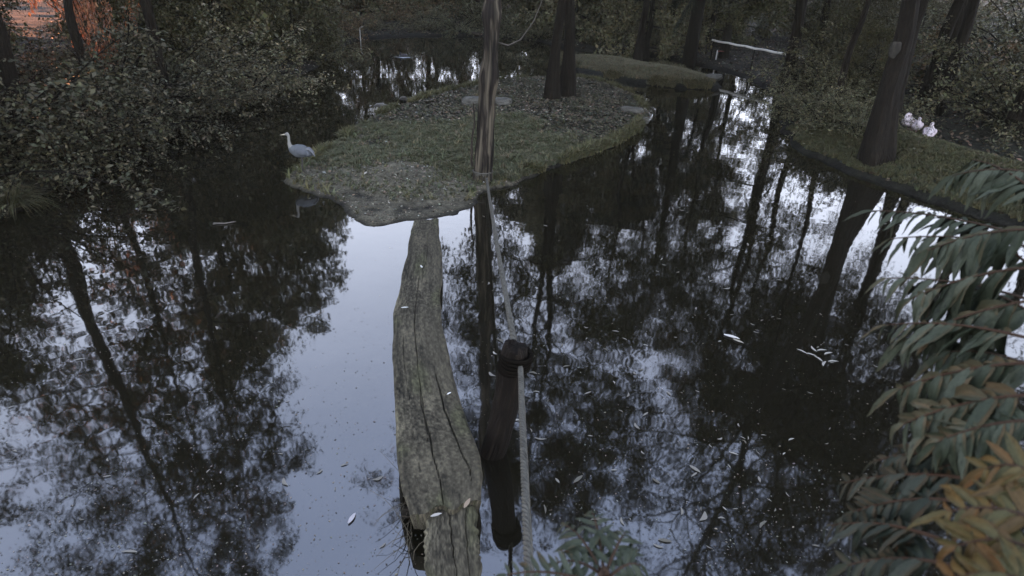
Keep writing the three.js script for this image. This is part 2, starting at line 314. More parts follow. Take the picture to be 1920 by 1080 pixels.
{
  const g = new THREE.PlaneGeometry(90, 120, 1, 1).rotateX(-Math.PI / 2).translate(0, 0, -30), uv = g.attributes.uv, p = g.attributes.position;
  for (let i = 0; i < uv.count; i++) uv.setXY(i, p.getX(i), p.getZ(i));
  tag(mesh('pond_water', g, M.water), null, null, null, 'structure');
}

// ---------- trees ----------
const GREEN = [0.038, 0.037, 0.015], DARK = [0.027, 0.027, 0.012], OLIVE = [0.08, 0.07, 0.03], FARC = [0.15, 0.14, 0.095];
const P_left = makeTree('tree', { seed: 11, H: 15.5, wob: 0.22, r: 0.185, base: 0.36, R: 4.6, limbs: 34, limbK: 0.6, subs: 8, twigs: 5, twig: 0.75, leaves: 36, leaf: 0.09, fuzz: 0.22, color: DARK, e0: 0.05, e1: 1.0, lean: [0.075, 0.0] });
const P_big = makeTree('tree', { seed: 23, H: 20, r: 0.24, base: 0.36, R: 7.5, limbs: 30, subs: 8, twigs: 5, twig: 0.8, leaves: 13, leaf: 0.12, fuzz: 0.3, color: DARK, e0: 0.1, e1: 1.1, lean: [-0.14, 0.0], droop: 0.35 });
const P_mid = makeTree('tree', { seed: 37, H: 17, r: 0.26, base: 0.25, R: 5.2, limbs: 26, subs: 10, twigs: 5, twig: 0.9, leaves: 28, leaf: 0.13, fuzz: 0.25, color: GREEN, e0: 0.0, e1: 1.1, droop: 0.4 });
const P_slim = makeTree('tree', { seed: 41, H: 14, wob: 0.25, r: 0.12, base: 0.38, R: 2.8, limbs: 20, subs: 6, twigs: 4, twig: 0.5, leaves: 9, leaf: 0.15, color: GREEN, e0: 0.3, e1: 1.1 });
const P_isl = makeTree('tree', { seed: 53, H: 18, r: 0.2, base: 0.34, R: 7.4, limbs: 26, subs: 11, twigs: 6, twig: 0.9, leaves: 30, leaf: 0.125, fuzz: 0.25, color: GREEN, e0: 0.0, e1: 1.05, lean: [0.0, 0.02], droop: 0.35, cut: (az, t) => t > 0.5 || Math.cos(az) > -0.6 });
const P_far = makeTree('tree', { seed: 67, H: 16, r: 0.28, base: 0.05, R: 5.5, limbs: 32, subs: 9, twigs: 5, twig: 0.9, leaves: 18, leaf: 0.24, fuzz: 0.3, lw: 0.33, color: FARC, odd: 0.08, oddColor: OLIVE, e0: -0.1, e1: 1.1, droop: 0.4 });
const P_high = makeTree('tree', { seed: 71, H: 19, r: 0.2, base: 0.46, R: 5.0, limbs: 24, subs: 8, twigs: 5, twig: 0.9, leaves: 22, leaf: 0.125, fuzz: 0.3, color: GREEN, e0: 0.2, e1: 1.1, droop: 0.35 });
const P_under = makeTree('tree', { seed: 83, H: 6.6, r: 0.09, base: 0.06, R: 2.9, limbs: 26, subs: 8, twigs: 5, twig: 0.6, leaves: 16, leaf: 0.12, fuzz: 0.2, color: [0.06, 0.057, 0.03], odd: 0.06, oddColor: [0.12, 0.105, 0.07], e0: -0.1, e1: 1.0, droop: 0.5 });
const put = (proto, px, py, turn, scale, name, label, cat, group) => { const p = on(px, py); return dup(proto, name, [p.x, p.y, p.z], turn, scale, label, cat, group); };
const stand = (proto, x, z, turn, scale, name, label, cat, group) => dup(proto, name, [x, Math.max(0, height(x, z)), z], turn, scale, label, cat, group);

stand(P_left, -11.6, -14.0, 0, 1.0, 'bank_tree', 'tall left bank tree whose dark slanting trunk mirrors in the lower left water', 'tree');
stand(P_slim, -12.0, -17.5, 1.4, 1.05, 'slim_tree', 'slim tree on the left bank, first to the right of the tall mirrored one', 'tree');
stand(P_slim, -10.9, -19.2, 2.9, 1.2, 'slim_tree', 'slim left bank tree mirrored farthest right among the thin trunks there', 'tree');
stand(P_slim, -17.4, -20.8, 1.1, [1.5, 1.0, 1.5], 'bank_tree', 'dark straight trunk rising at the far left beside the orange glow', 'tree');
const bigTree = on(1650, 300);
dup(P_big, 'bank_tree', [bigTree.x - 0.1, bigTree.y, bigTree.z], 0, 1.0, 'broad dark trunk with a pale scar at the top of the right bank', 'tree');
stand(P_high, bigTree.x + 1.2, bigTree.z - 2.4, 4.0, 0.95, 'bank_tree', 'second trunk close behind the broad scarred trunk on the right bank', 'tree');
for (const [px, py, s, h, r] of [[1755, 215, 1, 1.0, 0], [1895, 250, 2, 1.1, 1], [1475, 150, 3, 1.1, 2], [1560, 215, 4, 0.9, 3]])
  put([P_high, P_high, P_high, P_slim][r], px, py, s * 1.3, [0.9, h, 0.9], ['bank_tree', 'bank_tree', 'bank_tree', 'slim_tree'][r], ['dark trunk standing behind the white flamingos', 'dark trunk at the right edge above the grassy bank', 'dark trunk right of the pale rail behind the channel', 'thin dark trunk at the end of the channel, left of the scarred tree'][r], 'tree');
const i1 = on(1034, 184), i2 = on(1062, 182);
dup(P_isl, 'island_tree', [i1.x, i1.y, i1.z], 0.3, [0.85, 0.95, 0.85], 'left one of the twin dark trunks at the back of the island', 'tree');
dup(P_isl, 'island_tree', [i2.x, i2.y, i2.z], 3.4, [1.0, 1.05, 1.0], 'right and thicker one of the twin dark trunks on the island', 'tree');
{
  const g = coniferGeometry({ seed: 5, H: 17, r: 0.42, base: 0.2, n: 62, R: 5.4, color: [0.026, 0.034, 0.026] }), p = G(1290, 122), t = thing('weeping_spruce', 'spruce behind the grassy spit, its drooping branches fanning out in the water mirror', 'tree', [p.x, 0.1, p.z], 0.5);
  mesh('trunk', g.trunk, M.darkBark, t); mesh('limbs', g.limbs, M.darkBark, t); mesh('crown', g.crown, M.leaf, t);
}
// the wood round the pond
{
  const R = rng(99), spots = [
    [-14.5, -27, 0.85], [-13.5, -33, 0.85], [-18, -42, 0.85], [-16.5, -40, 0.85], [-22, -52, 1], [-19.5, -34, 0.7], [-17, -52, 0.95], [-13, -57, 0.85], [-8, -60, 0.8], [-3, -60, 0.95], [2, -58, 1.0], [-10, -68, 1.0], [6, -54, 1.0], [5, -66, 1.1], 
    [-30, -66, 1.1], [-24, -66, 1.1], [-18, -72, 1.1], [-4, -74, 1.1], [19.5, -34, 1.0], [17.5, -27, 0.9], [20, -22, 1.0], [24, -18, 1.1], [16.5, -20.5, 0.9], [30, -25, 1.2], [18, -14, 1.0], [15.5, -9.5, 0.9], [22, -9, 1.1],
    [13.5, -30, 0.9], [3.5, -48, 1.0], [9, -51, 0.9], [16, -49, 0.85], [13, -46, 0.6], [7.5, -40, 0.62], [11.8, -28.5, 0.95], [15.8, -25.0, 1.0]];
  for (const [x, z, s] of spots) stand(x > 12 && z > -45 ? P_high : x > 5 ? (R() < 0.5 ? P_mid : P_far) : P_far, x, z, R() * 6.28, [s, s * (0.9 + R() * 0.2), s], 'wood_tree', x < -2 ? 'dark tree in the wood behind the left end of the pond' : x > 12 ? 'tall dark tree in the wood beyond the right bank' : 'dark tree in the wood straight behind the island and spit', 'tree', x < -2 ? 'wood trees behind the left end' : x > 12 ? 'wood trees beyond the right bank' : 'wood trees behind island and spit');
}

for (const [x, z, k, a] of [[6.6, -37, 0.95, 0.6], [12.2, -39.5, 1.0, 2.4], [9.6, -43, 1.0, 4.1]]) stand(P_high, x, z, a, k, 'wood_tree', 'slender high-crowned tree in the wood behind the grassy spit', 'tree', 'high-crowned trees behind the spit');
for (const [x, z, k, a] of [[-13.2, -10.5, 0.72, 0], [-14.6, -13.6, 0.9, 1], [-16.5, -11.5, 0.85, 2], [-17.5, -16.8, 0.95, 3], [-13.2, -23.5, 0.85, 4], [-12.6, -27.5, 0.9, 5], [-11.5, -32, 0.9, 6], [-15.4, -38, 0.95, 1.5], [-15, -44, 0.9, 2.5], [-15.2, -31, 1.1, 3.5], [-20.5, -22, 0.9, 1.2], [-24.5, -25.5, 1.1, 2.1], [-30, -32, 1.0, 3.1], [14, -29, 0.5, 5.2], [16.5, -33, 0.6, 0.7], [13.5, -25, 0.42, 1.7], [19, -38, 0.7, 2.2], [9, -52, 0.75, 2.9], [14, -50, 0.7, 1.1], [20, -46, 0.7, 0.2], [25, -42, 0.7, 4.0]])
  stand(P_under, x, z, a, k, 'understory_tree', x < 0 ? 'leafy young tree low over the left bank thicket' : 'low leafy young tree in the wood beyond the channel and right bank', 'tree', x < 0 ? 'young understory trees on the left bank' : 'young understory trees beyond the channel');

// ---------- bushes ----------
const B = [
  makeBush('bush', { seed: 3, H: 2.9, R: 2, stems: 24, subs: 15, leaves: 22, twig: 0.6, leaf: 0.076, color: [0.13, 0.125, 0.088], droop: 1.4, spread: 1.1 }),
  makeBush('bush', { seed: 8, H: 2.7, R: 2, stems: 22, subs: 16, leaves: 18, twig: 0.5, leaf: 0.085, color: [0.15, 0.138, 0.1], droop: 1.1, odd: 0.07, oddColor: [0.17, 0.15, 0.12] }),
  makeBush('bush', { seed: 13, H: 3.3, R: 2, stems: 26, subs: 15, leaves: 22, twig: 0.7, leaf: 0.09, color: [0.11, 0.107, 0.074], droop: 0.9 }),
  makeBush('bush', { seed: 17, H: 2.6, R: 2, stems: 22, subs: 15, leaves: 15, twig: 0.5, leaf: 0.12, color: [0.17, 0.12, 0.082], droop: 1.2, odd: 0.2, oddColor: [0.14, 0.1, 0.06] }),
];
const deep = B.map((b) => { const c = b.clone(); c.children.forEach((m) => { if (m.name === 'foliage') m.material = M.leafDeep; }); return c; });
const Bglow = makeBush('bush', { seed: 29, H: 4.6, R: 2, stems: 18, subs: 16, leaves: 14, twig: 0.6, leaf: 0.15, color: [0.5, 0.2, 0.08], droop: 0.6, spread: 0.5, odd: 0.3, oddColor: [0.75, 0.36, 0.16] }, M.glowLeaf);
const Btuft = (() => {                                     // grass clump
  const R = rng(31), m = new MB();
  for (let i = 0; i < 420; i++) { const az = R() * 6.28, q = curve(V(Math.cos(az) * 0.2 * R(), 0, Math.sin(az) * 0.2 * R()), V(Math.cos(az) * 0.5 * R(), 1, Math.sin(az) * 0.5 * R()), 0.7 + R() * 0.8, 4, 2.2, R, 0.06), c = tone(R, [0.06, 0.056, 0.034], 0.5), b = m.count, s = V(-Math.sin(az), 0, Math.cos(az)); q.forEach((p, k) => { const w = 0.011 * (1 - k / 4.3); m.v(p.clone().addScaledVector(s, w), V(0, 1, 0), 0, 0, c); m.v(p.clone().addScaledVector(s, -w), V(0, 1, 0), 0, 0, c); if (k < 4) { const o = b + k * 2; m.i.push(o, o + 1, o + 2, o + 1, o + 3, o + 2); } }); }
  const t = new THREE.Group(); mesh('blades', m.geo(true), M.leaf, t); return t;
})();
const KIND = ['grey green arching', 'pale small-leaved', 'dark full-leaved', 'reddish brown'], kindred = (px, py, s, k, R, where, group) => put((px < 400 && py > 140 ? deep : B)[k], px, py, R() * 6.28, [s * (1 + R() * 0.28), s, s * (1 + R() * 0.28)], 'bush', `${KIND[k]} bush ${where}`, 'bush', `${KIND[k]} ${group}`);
{
  const R = rng(77);
  const list = [
    [90, 318, 0.85, 0], [190, 284, 1.0, 1], [275, 246, 0.95, 0], [345, 224, 1.0, 1], [-40, 330, 1.2, 2], [20, 300, 1.1, 0], [135, 250, 0.75, 2], [230, 214, 1.2, 1], [320, 180, 1.25, 0], [400, 160, 1.15, 1],
    [45, 190, 0.7, 2], [185, 150, 0.85, 3], [290, 120, 1.4, 1], [380, 100, 1.4, 0], [470, 110, 1.2, 2], [530, 90, 1.2, 1], [575, 105, 0.8, 0], [605, 88, 0.8, 1], [420, 60, 1.5, 2], [340, 50, 1.6, 2], [500, 45, 1.4, 0], [570, 50, 1.2, 1], [250, 60, 1.3, 3], [620, 62, 0.9, 3], [560, 20, 1.5, 3]];
  for (const [px, py, s, k] of list) kindred(px, py, s, k, R, py > 200 ? 'at the water side of the left bank thicket' : px > 450 ? 'at the far end of the left bank thicket' : 'in the upper left bank thicket', `bushes of the left bank thicket, ${py > 200 ? 'water side' : px > 450 ? 'far end' : 'upper part'}`);
  put(B[1], 452, 186, 1.0, [1.25, 0.95, 1.25], 'bush', 'paler bush bulging farthest out over the water from the left bank', 'bush');
  put(Btuft, 28, 388, 0, [0.75, 0.6, 0.75], 'grass_clump', 'pale grass clump hanging over the water at the left edge', 'grass clump');
  const back = [[655, 62, 0.8, 3], [700, 56, 0.6, 1], [752, 40, 1.0, 3], [800, 56, 0.9, 1], [855, 60, 1.0, 0], [905, 52, 1.1, 2], [945, 62, 0.9, 0], [985, 66, 1.0, 1], [1015, 72, 0.9, 0], [720, 24, 1.4, 2], [820, 24, 1.5, 3], [900, 20, 1.5, 2], [980, 20, 1.5, 0], [1060, 30, 1.4, 2],
    [1110, 78, 0.9, 2], [1165, 70, 1.1, 0], [1225, 84, 0.9, 1], [1255, 60, 1.2, 2], [1140, 30, 1.6, 2], [1210, 24, 1.6, 1], [1300, 30, 1.5, 2], [1385, 40, 1.3, 0], [1440, 30, 1.4, 2], [660, 20, 1.4, 3]];
  for (const [px, py, s, k] of back) kindred(px, py, s, k, R, px < 1050 ? 'on the far bank behind the island' : 'on the far bank behind the grassy spit', `far bank bushes ${px < 1050 ? 'behind the island' : 'behind the spit'}`);
  const right = [[1545, 160, 0.65, 2], [1530, 200, 0.7, 0], [1500, 222, 0.5, 2], [1585, 170, 1.1, 2], [1585, 232, 0.7, 0], [1545, 240, 0.6, 2], [1560, 80, 1.6, 2], [1610, 60, 1.5, 0], [1500, 60, 1.6, 2], [1760, 80, 1.4, 2], [1612, 258, 0.5, 2], [1560, 190, 0.8, 2], [1790, 160, 1.4, 3], [1850, 205, 1.3, 2], [1905, 240, 1.2, 2], [1780, 70, 1.9, 2], [1860, 90, 1.9, 0], [1940, 150, 1.9, 2], [1715, 40, 1.6, 2]];
  for (const [px, py, s, k] of right) kindred(px, py, s, k, R, px < 1650 ? 'left of the broad trunk above the right bank' : 'right of the broad trunk above the right bank', `right bank bushes ${px < 1650 ? 'left' : 'right'} of the broad trunk`);
  put(B[0], 972, 128, 0.4, [0.75, 0.5, 0.6], 'bush', 'low pale bush at the back of the island left of the twin trunks', 'bush');
  const g = on(215, 172);
  dup(Bglow, 'autumn_bush', [g.x, g.y, g.z], 0.3, [0.45, 1.4, 0.45], 'tall autumn bush glowing orange against the sunset at the top left', 'bush');
}

// ---------- ground cover ----------
function scatter(name, geo, mat, n, place, seed, colorFn) {
  const R = rng(seed), im = new THREE.InstancedMesh(geo, mat, n), m = new THREE.Matrix4(), q = new THREE.Quaternion(), e = new THREE.Euler(), c = new THREE.Color(); let k = 0, tries = 0;
  while (k < n && tries++ < n * 12) { const p = place(R); if (!p) continue; e.set(p.tx ?? 0, R() * 6.28, p.tz ?? 0, 'YXZ'); const s = p.s ?? 1; m.compose(V(p.x, p.y, p.z), q.setFromEuler(e), V(s, s * (p.sy ?? 1), s)); im.setMatrixAt(k, m); im.setColorAt(k, c.setRGB(...colorFn(R, p))); k++; }
  im.count = k; im.name = numbered(name); im.castShadow = im.receiveShadow = true; scene.add(im); return im;
}
const tuft = (() => { const R = rng(4), m = new MB(); for (let i = 0; i < 7; i++) { const az = R() * 6.28, o = V((R() - 0.5) * 0.07, -0.01, (R() - 0.5) * 0.07), d = V(Math.cos(az) * 0.5, 1, Math.sin(az) * 0.5).normalize(), n = V(-d.x, 0.6, -d.z).normalize(), s = V(-Math.sin(az), 0, Math.cos(az)), h = 0.05 + R() * 0.05, b = m.count; for (const [p, w] of [[o, 0.006], [o.clone().addScaledVector(d, h * 0.6).add(V(0, 0, 0)), 0.005]]) { m.v(p.clone().addScaledVector(s, w), n, 0, 0); m.v(p.clone().addScaledVector(s, -w), n, 0, 0); } m.v(o.clone().addScaledVector(d, h).add(V(Math.cos(az) * h * 0.4, -h * 0.1, Math.sin(az) * h * 0.4)), n, 0, 0); m.i.push(b, b + 1, b + 2, b + 1, b + 3, b + 2, b + 2, b + 3, b + 4); } return m.geo(true); })();
const flake = (() => { const m = new MB(); m.leaf(V(-0.5, 0, 0), V(1, 0, 0), V(0, 1, 0), 1, 0.27); return m.geo(); })();
const ib = [Math.min(...isl[0]), Math.max(...isl[0]), Math.min(...isl[1]), Math.max(...isl[1])];
tag(scatter('island_grass', tuft, M.grass, 42000, (R) => {
  const x = lerp(ib[0], ib[1], R()), z = lerp(ib[2], ib[3], Math.pow(R(), 0.6)), y = island(x, z); if (y < 0.06) return null;
  const w = (1 - mudAt(x, z) * 0.93) * lerp(0.06, 1, ss(-20, -16.5, z + (noise(x * 0.5, z * 0.5, 3) - 0.5) * 4)) * (0.1 + 1.1 * ss(0.3, 0.62, fbm(x * 0.8, z * 0.8, 12, 3)));
  return R() < w ? { x, y, z, s: R() < 0.02 ? 1.4 + R() * 1.0 : 0.45 + R() * 0.75 } : null;
}, 201, (R) => tone(R, R() < 0.12 ? [0.16, 0.135, 0.08] : [0.085, 0.086, 0.045], 0.4)), 'short patchy grass covering the middle of the island', 'grass', null, 'stuff');
tag(scatter('island_leaf_litter', flake, M.litter, 22000, (R) => {
  const x = lerp(ib[0], ib[1], R()), z = lerp(ib[2], ib[3], R()), y = island(x, z); if (y < 0.05 || R() > lerp(0.4, 1, ss(-17, -19.5, z)) * (1 - 0.75 * mudAt(x, z))) return null;
  return { x, y: y + 0.03, z, s: 0.06 + R() * 0.08, tx: (R() - 0.5) * 1.1, tz: (R() - 0.5) * 1.1 };
}, 202, (R) => tone(R, R() < 0.05 ? [0.28, 0.25, 0.19] : R() < 0.5 ? [0.07, 0.071, 0.045] : [0.11, 0.085, 0.058], 0.5)), 'fallen leaves and low ivy on the back of the island', 'leaf litter', null, 'stuff');
tag(scatter('mud_debris', flake, M.litter, 3000, (R) => {
  const x = lerp(ib[0], ib[1], R()), z = lerp(ib[3] - 4.2, ib[3], R()), y = island(x, z); if (y < 0.02 || mudAt(x, z) < 0.3) return null;
  return { x, y: y + 0.008, z, s: 0.02 + R() * R() * 0.09, tx: (R() - 0.5) * 0.8, tz: (R() - 0.5) * 0.8 };
}, 209, (R) => tone(R, R() < 0.14 ? [0.3, 0.27, 0.2] : R() < 0.6 ? [0.06, 0.05, 0.035] : [0.16, 0.13, 0.09], 0.5)), 'bits of leaf and wood strewn over the muddy tip of the island', 'debris', null, 'stuff');
const sb = [Math.min(...SPIT.map((p) => p[0])), Math.max(...SPIT.map((p) => p[0])), Math.min(...SPIT.map((p) => p[1])), Math.max(...SPIT.map((p) => p[1]))];
tag(scatter('spit_grass', tuft, M.grass, 14000, (R) => { const x = lerp(sb[0], sb[1], R()), z = lerp(sb[2], sb[3], R()), y = spit(x, z); return y < 0.2 ? null : { x, y, z, s: 1 + R() }; }, 203, (R) => tone(R, R() < 0.25 ? [0.17, 0.13, 0.075] : [0.135, 0.128, 0.076], 0.5)), 'pale short grass on the long spit behind the island', 'grass', null, 'stuff');
tag(scatter('spit_shore_grass', tuft, M.grass, 2600, (R) => {
  const k = Math.floor(R() * SPIT.length), a = SPIT[k], b = SPIT[(k + 1) % SPIT.length], f = R(), x = lerp(a[0], b[0], f) + (R() - 0.5) * 0.7, z = lerp(a[1], b[1], f) + (R() - 0.5) * 0.7, y = spit(x, z);
  return y < 0.05 || noise(x * 1.1, z * 1.1, 24) < 0.42 ? null : { x, y, z, s: 1.8 + R() * 2.2, tx: (R() - 0.5) * 1.1, tz: (R() - 0.5) * 1.1 };
}, 208, (R) => tone(R, [0.09, 0.08, 0.042], 0.5)), 'ragged dark grass tufts along the shore of the grassy spit', 'grass', null, 'stuff');
tag(scatter('bank_grass', tuft, M.grass, 26000, (R) => { const x = lerp(5, 16, R()), z = lerp(-21, -7, R()), y = ground(x, z); if (y < 0.12) return null; const d = sd(POND, x, z); return R() < ss(5, 3, d) * (0.4 + noise(x, z, 5)) ? { x, y, z, s: 0.7 + R() } : null; }, 204, (R) => tone(R, [0.08, 0.076, 0.036], 0.45)), 'short dark grass on the right bank slope', 'grass', null, 'stuff');
tag(scatter('bank_leaf_litter', flake, M.litter, 45000, (R) => {
  const x = lerp(-26, 24, R()), z = lerp(-62, -6, R()), y = ground(x, z); if (y < 0.1) return null;
  return { x, y: y + 0.03, z, s: 0.09 + R() * 0.12, tx: (R() - 0.5) * 1.2, tz: (R() - 0.5) * 1.2 };
}, 205, (R) => tone(R, R() < 0.04 ? [0.3, 0.27, 0.22] : R() < 0.4 ? [0.06, 0.065, 0.04] : [0.11, 0.08, 0.052], 0.5)), 'brown leaf litter on the wooded banks round the pond', 'leaf litter', null, 'stuff');

tag(scatter('shore_grass', tuft, M.grass, 5200, (R) => {
  const k = Math.floor(R() * ISLAND.length), a = ISLAND[k], b = ISLAND[(k + 1) % ISLAND.length], f = R(), x = lerp(a[0], b[0], f) + (R() - 0.5) * 0.5, z = lerp(a[1], b[1], f) + (R() - 0.5) * 0.5, y = island(x, z);
  return y < 0.03 || noise(x * 1.6, z * 1.6, 21) < 0.45 || (mudAt(x, z) > 0.3 && R() < 0.985) ? null : { x, y, z, s: 1.2 + R() * 1.8, tx: (R() - 0.5) * 0.9, tz: (R() - 0.5) * 0.9 };
}, 206, (R) => tone(R, [0.09, 0.084, 0.04], 0.5)), 'ragged tufts of grass hanging over the island shore', 'grass', null, 'stuff');
tag(scatter('surface_specks', flake, M.litter, 5200, (R) => {
  const px = R() * 1900, py = 300 + Math.pow(R(), 0.7) * 780, p = G(px, py); if (sd(POND, p.x, p.z) > -0.1 || sd(ISLAND, p.x, p.z) < 0.1 || noise(p.x * 0.9, p.z * 0.9, 31) < 0.35) return null;
  return { x: p.x, y: 0.004, z: p.z, s: 0.006 + R() * R() * 0.03 };
}, 207, (R) => tone(R, [0.13, 0.115, 0.09], 0.7)), 'tiny specks of leaf and seed drifting on the pond surface', 'debris', null, 'stuff');

// ---------- dead trunk on the island ----------
const woodGrain = tile((u, v) => fbm(u * 40 + 20, v * 3 + 20, 3, 4) * 0.7 + 0.3 * fbm(u * 110 + 50, v * 6 + 50, 7, 2));
const woodMap = tex(512, 512, (u, v) => { const g = woodGrain(u, v), f = tile((a, b) => fbm(a * 5 + 10, b * 5 + 10, 2, 4))(u, v); const k = 0.45 + (g - 0.5) * 0.75 + (f - 0.5) * 0.5; return [k, k * 0.985, k * 0.95]; });
const woodBump = tex(512, 512, (u, v) => { const k = woodGrain(u, v); return [k, k, k]; }, false);
{
  const b = on(905, 336), t = thing('dead_trunk', 'weathered dead tree trunk with peeling bark, standing at the right side of the island', 'tree trunk', [b.x, b.y - 0.1, b.z]);
  const R = rng(6), H = 8.6, n = 90, pts = [], rad = [];
  for (let i = 0; i <= n; i++) { const k = i / n; pts.push(V(0.08 * Math.sin(k * 3.0) + k * 0.12 + (noise(k * 9, 4) - 0.5) * 0.05, k * H, (noise(k * 8, 9) - 0.5) * 0.1)); rad.push(0.165 + 0.03 * noise(k * 14, 2) + 0.05 * Math.exp(-Math.pow((k * H - 2.35) / 0.25, 2)) + 0.05 * Math.exp(-Math.pow((k * H - 3.6) / 0.2, 2)) - 0.07 * k + 0.05 * Math.exp(-k * 20)); }
  const m = new MB();
  const strip = (a, y) => 0.62 * noise(Math.cos(a) * 2.1 + 4, Math.sin(a) * 2.1 + 4, y * 1.5) + 0.38 * noise(Math.cos(a) * 7 + 4, Math.sin(a) * 7 + 4, y * 5), fine = (a, y) => noise(Math.cos(a) * 9 + 20, Math.sin(a) * 9 + 20, y * 0.8);
  m.tube(pts, rad, 48, (i, a, p) => { const s = strip(a, p.y), f = 0.5 * fine(a, p.y) + 0.5 * noise(Math.cos(a) * 25 + 40, Math.sin(a) * 25 + 40, p.y * 4), w = ss(0.42, 0.55, s); return mixc(mixc([0.05, 0.04, 0.031], [0.1, 0.08, 0.062], f), mixc([0.24, 0.2, 0.14], [0.5, 0.43, 0.32], f), w); },
    (i, a, p) => 1 + 0.1 * (1 - ss(0.42, 0.52, strip(a, p.y))) + (fine(a, p.y) - 0.5) * 0.22 + (noise(Math.cos(a) * 22, Math.sin(a) * 22, p.y * 5) - 0.5) * 0.16);
  mesh('trunk', m.geo(true), std(lin(1, 1, 1), { vertexColors: true, map: scaled(woodMap, 1, 0.4), bumpMap: scaled(woodBump, 1, 0.4), bumpScale: 0.012 }), t);
  // a loose strip of bark standing off the left of the trunk
  const sp = Array.from({ length: 14 }, (_, i) => V(-0.24 - 0.03 * Math.sin(i * 0.5) + (noise(i * 0.7, 3) - 0.5) * 0.04, 0.4 + i * 0.11, 0.1)), sg = new MB(); sg.tube(sp, taper(14, 0.035, 0.012), 6, null, (i, a) => 0.7 + noise(i * 0.9, a) * 0.6);
  mesh('bark_strip', sg.geo(true), std(lin(0.2, 0.16, 0.13), { map: woodMap, bumpMap: woodBump, bumpScale: 0.01 }), t);
  for (const [y, a, l] of [[3.85, 2.9, 0.22], [3.2, 3.2, 0.16], [2.3, 0.2, 0.12]]) { const q = curve(V(Math.cos(a) * 0.12, y, 0.05), V(Math.cos(a), 0.25, 0.2), l, 3, 0, R, 0.1), g = new MB().tube(q, [0.05, 0.045, 0.036, 0.022], 8); mesh('branch_stub', g.geo(true), M.bark, t); }
  const br = new MB().tube([V(0.1, 3.1, 0), V(0.5, 3.02, 0.1), V(0.75, 3.15, 0.1), V(1.0, 3.5, 0.1), V(1.15, 3.9, 0.1), V(1.25, 4.6, 0.1), V(1.6, 5.4, 0.2)], taper(7, 0.022, 0.006), 6); mesh('bare_twig', br.geo(true), std(lin(0.2, 0.19, 0.17), { map: barkMap }), t);
}
// ---------- stones ----------
function stone(seed, sx, sy, sz) {
  const g = new THREE.IcosahedronGeometry(0.5, 5), p = g.attributes.position;
  for (let i = 0; i < p.count; i++) { const v = V().fromBufferAttribute(p, i), d = v.clone().normalize(), k = 1 + (fbm(d.x * 1.6 + seed, d.y * 1.6, d.z * 1.6, 4) - 0.5) * 0.7; v.multiplyScalar(k); v.x = Math.sign(v.x) * Math.pow(Math.abs(v.x) * 2, 0.75) / 2; v.z = Math.sign(v.z) * Math.pow(Math.abs(v.z) * 2, 0.75) / 2; v.y = Math.min(v.y, 0.36 + (noise(d.x * 5, d.z * 5, seed) - 0.5) * 0.1); p.setXYZ(i, v.x * sx, v.y * sy, v.z * sz); }
  g.computeVertexNormals(); return g;
}
const stoneMat = std(lin(0.36, 0.34, 0.3), { map: soilMap, bumpMap: soilBump, bumpScale: 0.02 }), stones = [
  [885, 196, 0.75, 0.42, 0.5, 'flat pale stone showing left of the dead trunk'], [940, 198, 0.7, 0.4, 0.5, 'flat pale stone showing right of the dead trunk'],
  [1184, 212, 0.85, 0.3, 0.4, 'flat pale stone at the right end of the island shore'], [1204, 232, 0.45, 0.26, 0.34, 'small rounded stone in the water edge below the flat stone at the island right end'],
  [1338, 150, 1.0, 0.4, 0.6, 'grey rock at the tip of the grassy spit']];
stones.forEach(([px, py, sx, sy, sz, label], i) => { const p = on(px, py), m = mesh('stone', stone(i * 3.7 + 2, sx, sy, sz), stoneMat); m.position.set(p.x, p.y + 0.1, p.z); m.rotation.y = [0.2, -0.3, -0.5, 0.4, 0.7][i]; tag(m, label, 'stone'); });

